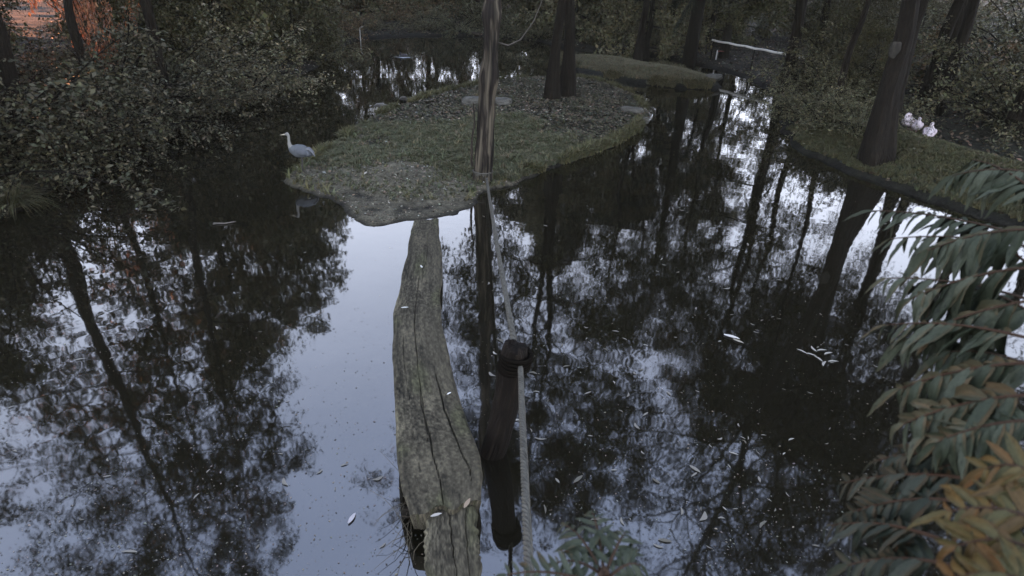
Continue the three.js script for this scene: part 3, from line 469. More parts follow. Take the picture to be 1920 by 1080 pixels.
// ---------- planks ----------
function plank(L, R_, yTop, thick, cracks, seed) {         // outline points of both edges, far end first, in world x, z
  const nU = 100, nV = 240, m = new MB();
  const lc = new THREE.CatmullRomCurve3(L), rc = new THREE.CatmullRomCurve3(R_);
  const row = (v) => [lc.getPoint(v), rc.getPoint(v)];
  const crackAt = (u, v) => { let d = 0; for (const c of cracks) { if (v < c.v0 || v > c.v1) continue; const f = (v - c.v0) / (c.v1 - c.v0), cu = lerp(c.u0, c.u1, f) + (noise(v * 14 + c.s, c.s) - 0.5) * 0.05 + (noise(v * 60, c.s) - 0.5) * 0.012, w = c.w * 0.2 * Math.sin(Math.PI * Math.pow(f, 0.6)) + 0.0012; d = Math.max(d, c.d * ss(w * 2.0, w * 0.4, Math.abs(u - cu))); } return d; };
  const us = Array.from({ length: nU + 1 }, (_, i) => i / nU);
  const vert = (u, v, under) => {
    const [a, b] = row(v), e = (noise(v * 30, seed) - 0.5) * 0.025, uu = u, p = a.clone().lerp(b, uu); const W = b.distanceTo(a);
    const edge = Math.min(uu, 1 - uu) * W, ends = Math.min(v, 1 - v);
    if (under) { p.y -= thick * (0.8 + 0.3 * noise(v * 4, u * 2, seed)); p.x += (uu - 0.5) * -0.06; }
    else { p.y -= 0.035 * Math.exp(-edge / 0.02) + crackAt(uu, v) + (fbm(uu * 3, v * 5, seed, 3) - 0.5) * 0.016 + (noise(uu * 50, v * 30, seed) - 0.5) * 0.004 + (noise(uu * 90, v * 200, seed) - 0.5) * 0.003; }
    p.z += ends < 0.002 ? (noise(uu * 5, seed + v * 9) - 0.5) * 0.12 : 0; p.x += e * (uu < 0.5 ? 1 : -1) * (edge < 0.03 ? 1 : 0);
    return p;
  };
  for (const under of [0, 1]) { const b = m.count; for (let j = 0; j <= nV; j++) for (const u of us) { const p = vert(u, j / nV, under); m.v(p, V(0, under ? -1 : 1, 0), u * 0.55, j / nV * L[0].distanceTo(L[L.length - 1]) * 0.35); } const w = nU + 1; for (let j = 0; j < nV; j++) for (let i = 0; i < nU; i++) { const a = b + j * w + i; under ? m.i.push(a, a + 1, a + w, a + 1, a + w + 1, a + w) : m.i.push(a, a + w, a + 1, a + 1, a + w, a + w + 1); } }
  const side = (list, flip) => { const b = m.count; list.forEach(([u, v], k) => { for (const s of [0, 1]) { const p = vert(u, v, s); m.v(p, V(0, 0, 1), k * 0.05, s * 0.2); } if (k) { const a = b + (k - 1) * 2; flip ? m.i.push(a, a + 2, a + 1, a + 1, a + 2, a + 3) : m.i.push(a, a + 1, a + 2, a + 1, a + 3, a + 2); } }); };
  const vs = Array.from({ length: nV + 1 }, (_, j) => j / nV);
  side(vs.map((v) => [0, v]), 0); side(vs.map((v) => [1, v]), 1); side(us.map((u) => [u, 0]), 1); side(us.map((u) => [u, 1]), 0);
  return m.geo(true);
}
const plankN = tile((u, v) => 0.4 * fbm(u * 60 + 20, v * 60 + 20, 3, 3) + 0.25 * woodGrain(u, v) + 0.35 * fbm(u * 7 + 70, v * 7 + 70, 8, 4));
const plankMap = tex(512, 512, (u, v) => { const k = 0.5 + (plankN(u, v) - 0.5) * 1.5, g = tile((a, b) => fbm(a * 4 + 31, b * 4 + 31, 12, 4))(u, v), m = ss(0.52, 0.66, g); return [k * lerp(1, 0.9, m), k * lerp(0.985, 0.92, m), k * lerp(0.95, 0.82, m)]; });
const plankBump = tex(512, 512, (u, v) => { const k = plankN(u, v); return [k, k, k]; }, false);
const plankMat = std(lin(0.27, 0.238, 0.165), { map: plankMap, bumpMap: plankBump, bumpScale: 0.006, roughness: 0.9 });
const ht = (py) => lerp(0.05, 0.36, ss(412, 640, py));    // the far end dips to the water
const edge = (a) => a.map(([x, y, h]) => G(x, y, h ?? ht(y)));
{
  const L = edge([[776, 412], [768, 440], [764, 470], [750, 530], [738, 590], [737, 660], [738, 730], [741, 800], [747, 880], [768, 962]]), R_ = edge([[822, 409], [824, 440], [829, 480], [827, 545], [826, 580], [838, 650], [862, 740], [884, 805], [902, 860], [903, 940]]);
  const m = mesh('plank', plank(L, R_, 0.3, 0.2, [{ u0: 0.45, u1: 0.40, v0: 0.3, v1: 0.82, w: 0.012, d: 0.05, s: 1 }, { u0: 0.4, u1: 0.5, v0: 0.66, v1: 1, w: 0.02, d: 0.06, s: 5 }, { u0: 0.68, u1: 0.86, v0: 0.62, v1: 0.96, w: 0.022, d: 0.08, s: 9 }, { u0: 0.6, u1: 0.5, v0: 0.08, v1: 0.4, w: 0.01, d: 0.03, s: 12 }, { u0: 0.2, u1: 0.26, v0: 0.5, v1: 0.9, w: 0.006, d: 0.025, s: 14 }], 4), plankMat);
  tag(m, 'long weathered grey timber plank reaching over the water to the island', 'plank');
  const L2 = edge([[800, 958, 0.3], [796, 1000, 0.3], [796, 1040, 0.3], [800, 1090, 0.3], [806, 1160, 0.3]]), R2 = edge([[894, 946, 0.3], [897, 1000, 0.3], [901, 1040, 0.3], [906, 1090, 0.3], [914, 1160, 0.3]]);
  const m2 = mesh('plank', plank(L2, R2, 0.3, 0.2, [{ u0: 0.45, u1: 0.55, v0: 0.02, v1: 0.8, w: 0.02, d: 0.05, s: 3 }, { u0: 0.75, u1: 0.8, v0: 0.0, v1: 0.98, w: 0.012, d: 0.04, s: 21 }], 8), plankMat);
  tag(m2, 'short grey timber plank at the bottom edge, butted to the long plank', 'plank');
  // the trestle that carries the joint of the two planks
  const a = G(830, 965, 0), t = thing('trestle', 'dark wet timber trestle under the joint of the two planks', 'trestle', [a.x, 0, a.z]);
  for (const x of [-0.2, 0.22]) { const g = new MB().tube([V(x, -0.8, 0.02), V(x, -0.2, 0), V(x, 0.02, 0)], [0.07, 0.066, 0.06], 10, null, (i, q) => 0.9 + noise(i, q) * 0.2); mesh('post', g.geo(true), M.darkBark, t); }
  const cb = new MB().tube(Array.from({ length: 10 }, (_, i) => V(-0.36 + i * 0.075, 0.075, 0.06)), Array(10).fill(0.055), 10, null, (i, q) => 0.85 + noise(i * 0.8, q) * 0.3); mesh('crossbeam', cb.geo(true), M.bark, t);
  const R = rng(12), tw = new MB(); for (let i = 0; i < 26; i++) { const p = G(762 + R() * 14, 900 + R() * 150, 0.02); tw.tube(curve(p, V(-0.2 + R() * 0.3, 0.35 + R() * 0.4, -0.6 + R() * 1.4), 0.25 + R() * 0.35, 4, 1.0, R, 0.2), taper(5, 0.004, 0.0015), 4); }
  tag(mesh('dry_stalks', tw.geo(true), std(lin(0.09, 0.075, 0.05))), 'thin dry stalks caught at the left side of the plank joint', 'stalks', null, 'stuff');
}

// ---------- mooring post and ropes ----------
const postTop = G(971, 655, 1.3), postBase = G(924, 846, 0);
{
  const t = thing('mooring_post', 'dark leaning wooden post in the water with rope round its top', 'post', [postBase.x, 0, postBase.z]);
  const d = postTop.clone().sub(postBase), pts = [], rad = [], n = 40;
  for (let i = -12; i <= n; i++) { const k = i / n; pts.push(V(d.x * k + (i < 0 ? 0 : 0.02 * Math.sin(k * 5)), d.y * k, d.z * k)); rad.push(0.138 - 0.012 * Math.max(0, k)); }
  for (const [h, r] of [[0.012, 0.118], [0.026, 0.09], [0.032, 0.03]]) { pts.push(V(d.x, d.y + h, d.z)); rad.push(r); }
  mesh('shaft', new MB().tube(pts, rad, 22, null, (i, a) => 1 + (noise(Math.cos(a) * 3 + 9, Math.sin(a) * 3 + 9, i * 0.12) - 0.5) * 0.2 + (noise(Math.cos(a) * 9 + 9, Math.sin(a) * 9 + 9, i * 0.1) - 0.5) * 0.14).geo(true), std(lin(0.026, 0.02, 0.014), { map: barkMap, bumpMap: barkBump, bumpScale: 0.035, roughness: 0.85, specularIntensity: 0.25 }), t);
  const wrap = new MB(); for (let c = 0; c < 5; c++) { const q = []; for (let i = 0; i <= 40; i++) { const a = i / 40 * 6.2832, k = 0.84 + c * 0.028 + 0.006 * Math.sin(a * 2 + c); q.push(V(d.x * k + Math.cos(a) * 0.142, d.y * k, d.z * k + Math.sin(a) * 0.142)); } wrap.tube(q, Array(41).fill(0.022), 7); }
  mesh('rope_wrap', wrap.geo(true), std(lin(0.016, 0.0135, 0.01), { specularIntensity: 0.1, map: barkMap, roughness: 0.95 }), t);
}
function rope(a, b, sag, r) {
  const m = new MB(), n = 260, L = a.distanceTo(b), ax = b.clone().sub(a).normalize(), s = V().crossVectors(ax, V(0, 1, 0)).normalize(), u = V().crossVectors(s, ax);
  for (let k = 0; k < 3; k++) { const q = []; for (let i = 0; i <= n; i++) { const f = i / n, an = f * L / 0.13 * 6.2832 + k * 2.0944, p = a.clone().lerp(b, f); p.y -= sag * 4 * f * (1 - f); q.push(p.addScaledVector(s, Math.cos(an) * r * 0.55).addScaledVector(u, Math.sin(an) * r * 0.55)); } m.tube(q, Array(n + 1).fill(r * 0.62), 6); }
  return m.geo(true);
}
{
  const mat = std(lin(0.27, 0.25, 0.21), { roughness: 0.95, map: soilMap });
  const k = on(913, 334), a = V(k.x, k.y + 0.06, k.z + 0.22), d = postTop;
  tag(mesh('rope', rope(a, V(d.x - 0.03, d.y - 0.02, d.z - 0.1), 0.06, 0.03), mat), 'far rope stretched from the dead trunk to the leaning post', 'rope');
  const e = G(978, 690, 1.16), f = P(994, 1120, 3.2);
  tag(mesh('rope', rope(V(d.x + 0.03, d.y - 0.12, d.z + 0.1), f, 0.03, 0.024), mat), 'near rope running from the leaning post to the bottom edge', 'rope');
  const coil = new MB(); const base = on(912, 342); for (let c = 0; c < 3; c++) { const q = []; for (let i = 0; i <= 30; i++) { const an = i / 30 * 6.2832; q.push(V(Math.cos(an) * (0.2 + c * 0.012), 0.1 + c * 0.035, Math.sin(an) * (0.2 + c * 0.012))); } coil.tube(q, Array(31).fill(0.02), 6); }
  const kk = on(905, 336), cm = mesh('rope_loop', coil.geo(true), mat); cm.position.set(kk.x, kk.y, kk.z); tag(cm, 'rope loops wound round the foot of the dead trunk', 'rope');
}

// ---------- birds ----------
function spine(mb, pts, rad, col, squash = 1) {
  const c = new THREE.CatmullRomCurve3(pts), n = 44, q = c.getPoints(n), r = []; for (let i = 0; i <= n; i++) { const f = i / n * (rad.length - 1), k = Math.min(rad.length - 2, Math.floor(f)); r.push(lerp(rad[k], rad[k + 1], sm(f - k))); }
  mb.tube(q, r, 16, (i) => (typeof col === 'function' ? col(i / n) : col), (i, a) => 1 - (1 - squash) * Math.abs(Math.cos(a)) * (r[i] > 0.06 ? 1 : 0));
}
const feather = std(lin(1, 1, 1), { vertexColors: true, roughness: 0.8 });
{
  const b = on(566, 322), t = thing('grey_crane', 'grey crane with raised pale neck standing at the left tip of the island', 'bird', [b.x, b.y, b.z], 0.15), m = new MB(); t.scale.set(0.84, 1.06, 0.9);
  spine(m, [V(0.36, 0.37, 0), V(0.26, 0.4, 0), V(0.1, 0.45, 0), V(-0.06, 0.46, 0), V(-0.18, 0.5, 0), V(-0.235, 0.58, 0), V(-0.24, 0.68, 0), V(-0.235, 0.77, 0), V(-0.26, 0.815, 0), V(-0.33, 0.81, 0)], [0.02, 0.085, 0.14, 0.145, 0.1, 0.052, 0.036, 0.034, 0.042, 0.016], (k) => (k > 0.52 ? [0.22, 0.21, 0.18] : [0.1, 0.106, 0.108]));
  mesh('body', m.geo(true), feather, t);
  mesh('beak', new MB().tube([V(-0.31, 0.812, 0), V(-0.38, 0.806, 0), V(-0.45, 0.797, 0)], [0.017, 0.011, 0.003], 8).geo(true), std(lin(0.4, 0.35, 0.25)), t);
  for (const s of [-1, 1]) { const w = new MB(); spine(w, [V(0.36, 0.37, s * 0.03), V(0.2, 0.42, s * 0.1), V(0.0, 0.47, s * 0.12), V(-0.12, 0.5, s * 0.08)], [0.01, 0.06, 0.085, 0.03], (k) => [0.075 + 0.03 * noise(k * 14, s), 0.08 + 0.03 * noise(k * 14, s), 0.085 + 0.03 * noise(k * 14, s)], 0.5); mesh('wing', w.geo(true), feather, t); }
  const plume = new MB(); for (let i = 0; i < 7; i++) plume.tube([V(0.16, 0.5, -0.06 + i * 0.02), V(0.27, 0.5, -0.06 + i * 0.02), V(0.36, 0.42, -0.07 + i * 0.023), V(0.39, 0.3 + 0.01 * i, -0.07 + i * 0.023)], [0.03, 0.028, 0.02, 0.004], 6); mesh('tail_plumes', plume.geo(true), std(lin(0.15, 0.152, 0.155)), t);
  for (const z of [-0.05, 0.05]) { const l = new MB().tube([V(0.04, 0.36, z), V(0.05, 0.2, z), V(0.03, 0.19, z), V(0.03, 0.0, z)], [0.02, 0.012, 0.014, 0.009], 8); for (const a of [-0.5, 0, 0.5, 3.1]) l.tube([V(0.03, 0.008, z), V(0.03 - Math.cos(a) * 0.07, 0.004, z + Math.sin(a) * 0.07)], [0.008, 0.004], 5); mesh('leg', l.geo(true), std(lin(0.06, 0.055, 0.05)), t); }
  for (const z of [-1, 1]) mesh('eye', new THREE.SphereGeometry(0.006, 10, 8).translate(-0.285, 0.82, z * 0.031), std(lin(0.02, 0.01, 0.01), { roughness: 0.2 }), t);
}
function flamingo(px, py, turn, label) {                  // resting on folded legs, neck laid back over the body
  const p = on(px, py), tw = V(-p.x, 0, -p.z).normalize().multiplyScalar(1.0); p.add(tw); p.y = height(p.x, p.z) - 0.06; const t = thing('flamingo', label, 'bird', [p.x, p.y + 0.1, p.z], turn), m = new MB(), c = [0.7, 0.61, 0.61];
  spine(m, [V(0.34, 0.2, 0), V(0.2, 0.27, 0), V(0.02, 0.3, 0), V(-0.13, 0.31, 0), V(-0.23, 0.38, 0), V(-0.24, 0.49, 0), V(-0.16, 0.55, 0), V(-0.07, 0.52, 0.02), V(-0.02, 0.45, 0.04)], [0.02, 0.11, 0.17, 0.15, 0.075, 0.042, 0.038, 0.046, 0.022], () => c);
  mesh('body', m.geo(true), feather, t);
  mesh('beak', new MB().tube([V(-0.04, 0.47, 0.04), V(0.0, 0.42, 0.06), V(0.0, 0.37, 0.06)], [0.022, 0.018, 0.004], 8).geo(true), std(lin(0.05, 0.04, 0.04)), t);
  for (const z of [-0.06, 0.06]) mesh('leg', new MB().tube([V(0, 0.2, z), V(0.2, 0.03, z), V(-0.12, 0.02, z), V(-0.2, 0.012, z)], [0.018, 0.015, 0.012, 0.008], 8).geo(true), std(lin(0.5, 0.28, 0.28)), t);
  for (const s of [-1, 1]) { const w = new MB(); spine(w, [V(0.36, 0.2, s * 0.03), V(0.18, 0.28, s * 0.13), V(-0.04, 0.32, s * 0.145), V(-0.14, 0.32, s * 0.1)], [0.012, 0.075, 0.09, 0.03], () => [0.72, 0.6, 0.6], 0.5); mesh('wing', w.geo(true), feather, t); }
}
flamingo(1700, 240, 0.5, 'leftmost pale flamingo on the right bank, close beside the broad trunk');
flamingo(1715, 245, 1.15, 'middle pinkish white flamingo resting on the right bank crest');
flamingo(1740, 256, 4.1, 'rightmost white flamingo resting apart on the right bank crest');
{
  const p = G(757, 106), t = thing('duck', 'small dark duck on the far channel water with a pale ripple round it', 'bird', [p.x, 0, p.z], 0.3), m = new MB();
  spine(m, [V(0.24, 0.09, 0), V(0.14, 0.06, 0), V(0, 0.055, 0), V(-0.13, 0.08, 0), V(-0.17, 0.16, 0), V(-0.2, 0.2, 0), V(-0.25, 0.19, 0)], [0.01, 0.075, 0.1, 0.075, 0.04, 0.045, 0.012], () => [0.06, 0.055, 0.06]); mesh('body', m.geo(true), feather, t);
  mesh('beak', new MB().tube([V(-0.235, 0.192, 0), V(-0.3, 0.18, 0)], [0.015, 0.008], 8).geo(true), std(lin(0.25, 0.18, 0.05)), t);
  const lp = []; for (let i = 0; i <= 40; i++) { const r = i / 40 * 0.9; lp.push(new THREE.Vector2(r + 0.001, 0.004 + 0.03 * Math.max(0, Math.cos(r * 14)) * Math.exp(-Math.pow((r - 0.5) / 0.3, 2)))); }
  const g = new THREE.LatheGeometry(lp, 48), w = mesh('water_ripple', g, new THREE.MeshPhysicalMaterial({ color: lin(0.011, 0.012, 0.009), roughness: 0.03, ior: 2.05, side: THREE.DoubleSide })); w.position.set(p.x, 0, p.z); tag(w, null, null, null, 'structure');
}

// ---------- things on the far banks ----------
{
  const p = G(676, 76), t = thing('marker_stake', 'thin pale stake with a bent top standing in the far water', 'stake', [p.x, 0, p.z]);
  mesh('stake', new MB().tube([V(0, -0.4, 0), V(0, 0.5, 0), V(0.01, 0.74, 0)], [0.03, 0.03, 0.03], 8).geo(true), std(lin(0.6, 0.57, 0.5)), t);
  mesh('hook', new MB().tube([V(0.01, 0.73, 0), V(0.06, 0.8, 0), V(0.16, 0.84, 0), V(0.22, 0.83, 0)], [0.03, 0.03, 0.025, 0.015], 8).geo(true), std(lin(0.6, 0.57, 0.5)), t);
}
{
  const lift = (px, py, yy) => { const q = on(px, py), r = ray(px, yy), f = Math.hypot(q.x, q.z) / Math.hypot(r.x, r.z); return V(r.x * f, 4.5 + r.y * f, r.z * f); }, a = lift(1336, 112, 75), b = lift(1514, 146, 109); const n = 5, t = thing('low_rail', 'long pale pole rail lying low across the bank behind the channel', 'rail', [a.x, 0, a.z]);
  for (let i = 0; i < n; i++) { const p = a.clone().lerp(b, i / n), q = a.clone().lerp(b, (i + 0.96) / n); for (const v of [p, q]) v.sub(V(a.x, 0, a.z)); mesh('pole', new MB().tube([p, p.clone().lerp(q, 0.5).add(V(0, -0.03, 0)), q], [0.06, 0.058, 0.055], 8).geo(true), std(lin(0.8, 0.76, 0.66)), t); }
  for (const f of [0.02, 0.5, 0.98]) { const p = a.clone().lerp(b, f), y = height(p.x, p.z); mesh('post', new MB().tube([V(p.x - a.x, y - 0.2, p.z - a.z - 0.06), V(p.x - a.x, p.y + 0.08, p.z - a.z - 0.06)], [0.045, 0.04], 8).geo(true), M.darkBark, t); }
}
for (const [px, py, sx, label, c] of [[722, 203, 0.75, 'larger pale piece of driftwood at the back shore of the island', [0.62, 0.6, 0.58]], [762, 190, 0.5, 'smaller pale stick floating behind the island, right of the driftwood', [0.4, 0.38, 0.35]], [783, 187, 0.36, 'smallest pale stick in the water behind the island, farthest right', [0.4, 0.38, 0.35]]]) {
  const p = G(px, py), g = new MB().tube(Array.from({ length: 9 }, (_, i) => V((i / 8 - 0.5) * sx, 0.03 + 0.02 * Math.sin(i), (noise(i * 0.7, px) - 0.5) * 0.1)), [0.02, 0.05, 0.06, 0.06, 0.062, 0.055, 0.05, 0.04, 0.015], 9, null, (i, a) => 0.8 + 0.4 * noise(i, a));
  const m = mesh('driftwood', g.geo(true), std(lin(...c), { map: woodMap })); m.position.set(p.x, Math.max(0, height(p.x, p.z)) + 0.04, p.z); m.rotation.y = 0.35; m.scale.y = 1.5; tag(m, label, 'driftwood');
}
{
  const p = on(1342, 112), t = thing('small_marker', 'small white post with a red arm on the bank behind the spit tip', 'marker post', [p.x, p.y, p.z]);
  mesh('post', new MB().tube([V(0, -0.1, 0), V(0, 0.5, 0), V(0.01, 0.52, 0)], [0.04, 0.035, 0.02], 8).geo(true), std(lin(0.7, 0.66, 0.62)), t);
  mesh('arm', new MB().tube([V(0, 0.46, 0), V(0.2, 0.48, 0.02), V(0.4, 0.47, 0)], [0.02, 0.02, 0.012], 6).geo(true), std(lin(0.3, 0.08, 0.07)), t);
}
{ // scar where a limb was cut, on the broad trunk
  const s = P(1641, 114, 15.2), d = camera.position.clone().sub(s).normalize(); const tr = scene.children.find((o) => o.userData.label?.startsWith('broad dark trunk'));
  const m = mesh('limb_scar', stone(31, 0.26, 0.44, 0.12), std(lin(0.15, 0.135, 0.11), { map: woodMap }), tr); tr.updateMatrixWorld(true); m.position.copy(tr.worldToLocal(V(bigTree.x - 0.28 - 0.14 * (s.y - bigTree.y), s.y, bigTree.z + 0.27)));
}

// ---------- leaves on the water and on the plank ----------
const willow = [0, 1, 2].map((k) => {
  const m = new MB(), R = rng(300 + k), n = 6, b = 0; for (let i = 0; i <= n; i++) { const f = i / n, w = 0.13 * Math.pow(Math.sin(Math.PI * Math.min(0.98, 0.06 + f * 0.94)), 0.8), bend = (k - 1) * 0.12 * Math.sin(Math.PI * f), y = 0.02 + 0.05 * (R() - 0.5); for (const s of [-1, 0, 1]) m.v(V(f - 0.5, y + (s ? 0.035 : 0), bend + s * w), V(0, 1, 0), f, s); if (i) for (const s of [0, 1]) { const a = (i - 1) * 3 + s; m.i.push(a, a + 1, a + 3, a + 1, a + 4, a + 3); } }
  return m.geo(true);
});
const floatMats = [[0.17, 0.155, 0.125], [0.1, 0.09, 0.068], [0.27, 0.25, 0.205]].map((c) => std(lin(...c), { side: THREE.DoubleSide, roughness: 0.6 }));
const inWater = (p) => sd(POND, p.x, p.z) < -0.1 && sd(ISLAND, p.x, p.z) > 0.25 && sd(SPIT, p.x, p.z) > 0.2;
{
  const R = rng(808); let k = 0;
  while (k < 190) {
    const right = R() < 0.78, px = right ? 830 + R() * 860 : 20 + R() * 710, py = right ? 330 + Math.pow(R(), 0.8) * 700 : 240 + R() * 820;
    if ((px < 910 && px > 735 && py > 430) || (px > 1560 && py > 700)) continue; const p = G(px, py); if (!inWater(p)) continue;
    const m = new THREE.Mesh(willow[k % 3], floatMats[R() < 0.5 ? 0 : R() < 0.7 ? 1 : 2]); m.name = numbered('floating_leaf'); m.position.set(p.x, 0.006, p.z); m.rotation.set(0, R() * 6.28, 0); const s = (0.05 + R() * R() * 0.11); m.scale.set(s, s * 0.6, s * (0.6 + R() * 0.8)); m.castShadow = true; scene.add(m);
    tag(m, 'small slender pale leaf floating on the dark pond', 'leaf', 'fallen leaves floating on the pond'); k++;
  }
  const put1 = (px, py, s, turn, c, label, h = 0.008) => { const p = G(px, py, h), m = new THREE.Mesh(willow[1], std(lin(...c), { side: THREE.DoubleSide, roughness: 0.6 })); m.name = numbered(h > 0.1 ? 'fallen_leaf' : 'floating_leaf'); m.position.set(p.x, h + 0.004, p.z); m.rotation.y = turn; m.scale.set(s, s * 0.6, s * 1.2); scene.add(m); tag(m, label, 'leaf'); };
  put1(1372, 632, 0.22, -0.5, [0.5, 0.46, 0.4], 'large pale curled leaf floating alone right of the leaning post'); put1(1384, 640, 0.16, -0.7, [0.26, 0.23, 0.17], 'brown leaf touching the large pale curled leaf on the right water');
  put1(660, 972, 0.13, 1.3, [0.36, 0.33, 0.32], 'pale leaf on the bright water left of the short plank');
  put1(759, 577, 0.1, 0.2, [0.5, 0.48, 0.42], 'round pale leaf lying on the left edge of the long plank', 0.385); put1(842, 738, 0.06, 0.8, [0.75, 0.72, 0.66], 'small white leaf on the long plank between its two cracks', 0.41); put1(790, 500, 0.1, 2.0, [0.5, 0.48, 0.42], 'pale leaf on the far part of the long plank', 0.22);
  put1(876, 944, 0.12, 1.2, [0.24, 0.18, 0.12], 'curled brown leaf at the joint of the two planks', 0.41); put1(818, 966, 0.1, 0.4, [0.34, 0.31, 0.26], 'grey leaf on the end of the short plank', 0.35);
  const cl = [[1503, 660, -0.9], [1520, 666, -0.5], [1541, 658, 0.15], [1534, 674, -1.2], [1546, 683, 0.9], [1562, 679, 0.05], [1526, 655, 1.7], [1553, 664, 0.4]];
  cl.forEach(([x, y, a]) => { const p = G(x, y), m = new THREE.Mesh(willow[0], floatMats[2]); m.name = numbered('floating_leaf'); m.position.set(p.x, 0.008, p.z); m.rotation.y = a; m.scale.set(0.15, 0.08, 0.13); scene.add(m); tag(m, 'pale slender leaf in the tight raft of leaves on the right water', 'leaf', 'raft of pale leaves on the right water'); });
}

{
  const p = G(422, 420), q = new MB().tube([V(-0.2, 0.02, 0.06), V(-0.16, 0.012, 0), V(0, 0.012, 0.01), V(0.16, 0.02, -0.05)], [0.012, 0.018, 0.014, 0.01], 7); q.tube([V(0.12, 0.015, -0.03), V(0.2, 0.03, -0.02)], [0.012, 0.006], 6).tube([V(-0.16, 0.012, 0), V(-0.22, 0.01, -0.06)], [0.014, 0.006], 6);
  const m = mesh('floating_twig', q.geo(true), std(lin(0.5, 0.46, 0.4), { map: woodMap })); m.position.set(p.x, 0.004, p.z); m.rotation.y = 0.2; tag(m, 'pale forked twig floating alone on the dark left water', 'twig');
}

// ---------- sumac shrubs close to the camera ----------
const leaflets = [0, 1, 2, 0.4, 1.7].map((k, kk) => {                    // unit length, pointed, folded at the midrib and curling at its tip
  const m = new MB(), n = 9; for (let i = 0; i <= n; i++) { const f = i / n, w = 0.115 * Math.pow(Math.sin(Math.PI * Math.pow(0.03 + 0.96 * f, 0.72)), 0.85) * (1 + 0.06 * (i % 2)); const y = -[0.16, 0.05, 0.34, 0.24, 0.45][kk] * f * f + (k - 1) * 0.05 * Math.sin(f * 5), z = (k - 1) * 0.05 * f * f; for (const s of [-1, -0.5, 0, 0.5, 1]) m.v(V(f, y + Math.abs(s) * w * 0.55 + (s ? 0.012 * Math.sin(f * 40) * Math.abs(s) : 0), z + s * w), V(0, 1, 0), f * 2, s); if (i) for (const s of [0, 1, 2, 3]) { const a = (i - 1) * 5 + s; m.i.push(a, a + 1, a + 5, a + 1, a + 6, a + 5); } }
  return m.geo(true);
});
const veinMap = tex(256, 64, (u, v) => { const c = Math.abs(v - 0.5) * 2, r = Math.abs(((u * 16 - c * 2.2) % 1 + 1) % 1 - 0.5), n = noise(u * 30, v * 12, 3); const bl = ss(0.6, 0.72, fbm(u * 9 + 3, v * 4 + 3, 6, 3)); const k = (0.78 + 0.16 * n) * (1 - 0.35 * bl) + (c < 0.06 ? 0.15 : 0) + (r < 0.06 ? 0.09 : 0); return [k, k, k * 0.96]; });
const veined = (c) => { const t = veinMap.clone(); t.repeat.set(0.5, 0.5); t.offset.set(0, 0.5); t.needsUpdate = true; return std(lin(...c), { map: veinMapT, side: THREE.DoubleSide, roughness: 0.6 }); };
const veinMapT = veinMap.clone(); veinMapT.repeat.set(0.5, 0.5); veinMapT.offset.set(0, 0.5); veinMapT.needsUpdate = true;
const greenM = [[0.044, 0.052, 0.032], [0.034, 0.041, 0.024], [0.062, 0.07, 0.046]].map(veined), yellowM = [[0.088, 0.066, 0.022], [0.09, 0.056, 0.02], [0.07, 0.062, 0.024]].map(veined), stemM = std(lin(0.11, 0.07, 0.045), { map: barkMap });
function frond(parent, A, Bp, o, R) {
  const n = o.pairs ?? 8, mid = A.clone().lerp(Bp, 0.55).add(V(0, o.arch ?? 0.05, 0)), c = new THREE.QuadraticBezierCurve3(A, mid, Bp);
  const stem = new MB().tube(c.getPoints(14), taper(15, 0.0048, 0.0018), 6), f = mesh('frond', stem.geo(true), stemM, parent);
  const merged = [];
  const add = (t, side, L) => {
    const p = c.getPoint(t), T = c.getTangent(t), up = (o.up ?? V(0, 1, 0.35)).clone(); up.addScaledVector(T, -up.dot(T)).normalize(); const S = V().crossVectors(T, up).multiplyScalar(side);
    const dir = side === 0 ? T.clone() : T.clone().multiplyScalar(0.55).addScaledVector(S, 0.85); dir.add(V(0, -(o.hang ?? 0.35) * (0.7 + R() * 0.6), 0)).addScaledVector(randDir(R), 0.2).normalize();
    const nn = up.clone().addScaledVector(randDir(R), 0.4); nn.addScaledVector(dir, -nn.dot(dir)).normalize(); const zz = V().crossVectors(dir, nn);
    const mt = new THREE.Matrix4().makeBasis(dir, nn, zz); const q = new THREE.Quaternion().setFromRotationMatrix(mt), s = L * (0.65 + R() * 0.5);
    if (o.merge) { merged.push(leaflets[Math.floor(R() * 5)].clone().applyMatrix4(new THREE.Matrix4().compose(p, q, V(s, s, s)))); return; }
    const m = new THREE.Mesh(leaflets[Math.floor(R() * 5)], o.mats[Math.floor(R() * 3)]); m.name = 'leaflet'; m.position.copy(p); m.quaternion.copy(q); m.scale.setScalar(s); m.castShadow = m.receiveShadow = true; f.add(m);
  };
  for (let i = 0; i < n; i++) { const t = 0.16 + 0.8 * i / (n - 1), L = o.L * Math.sin(Math.PI * (0.3 + 0.55 * t)) ; add(t, 1, L); add(t, -1, L); }
  add(1, 0, o.L * 0.8);
  if (o.merge) { const g = mesh('leaflets', mergeGeometries(merged), o.mats[Math.floor(R() * 3)], f); g.userData.kind = 'stuff'; }
}
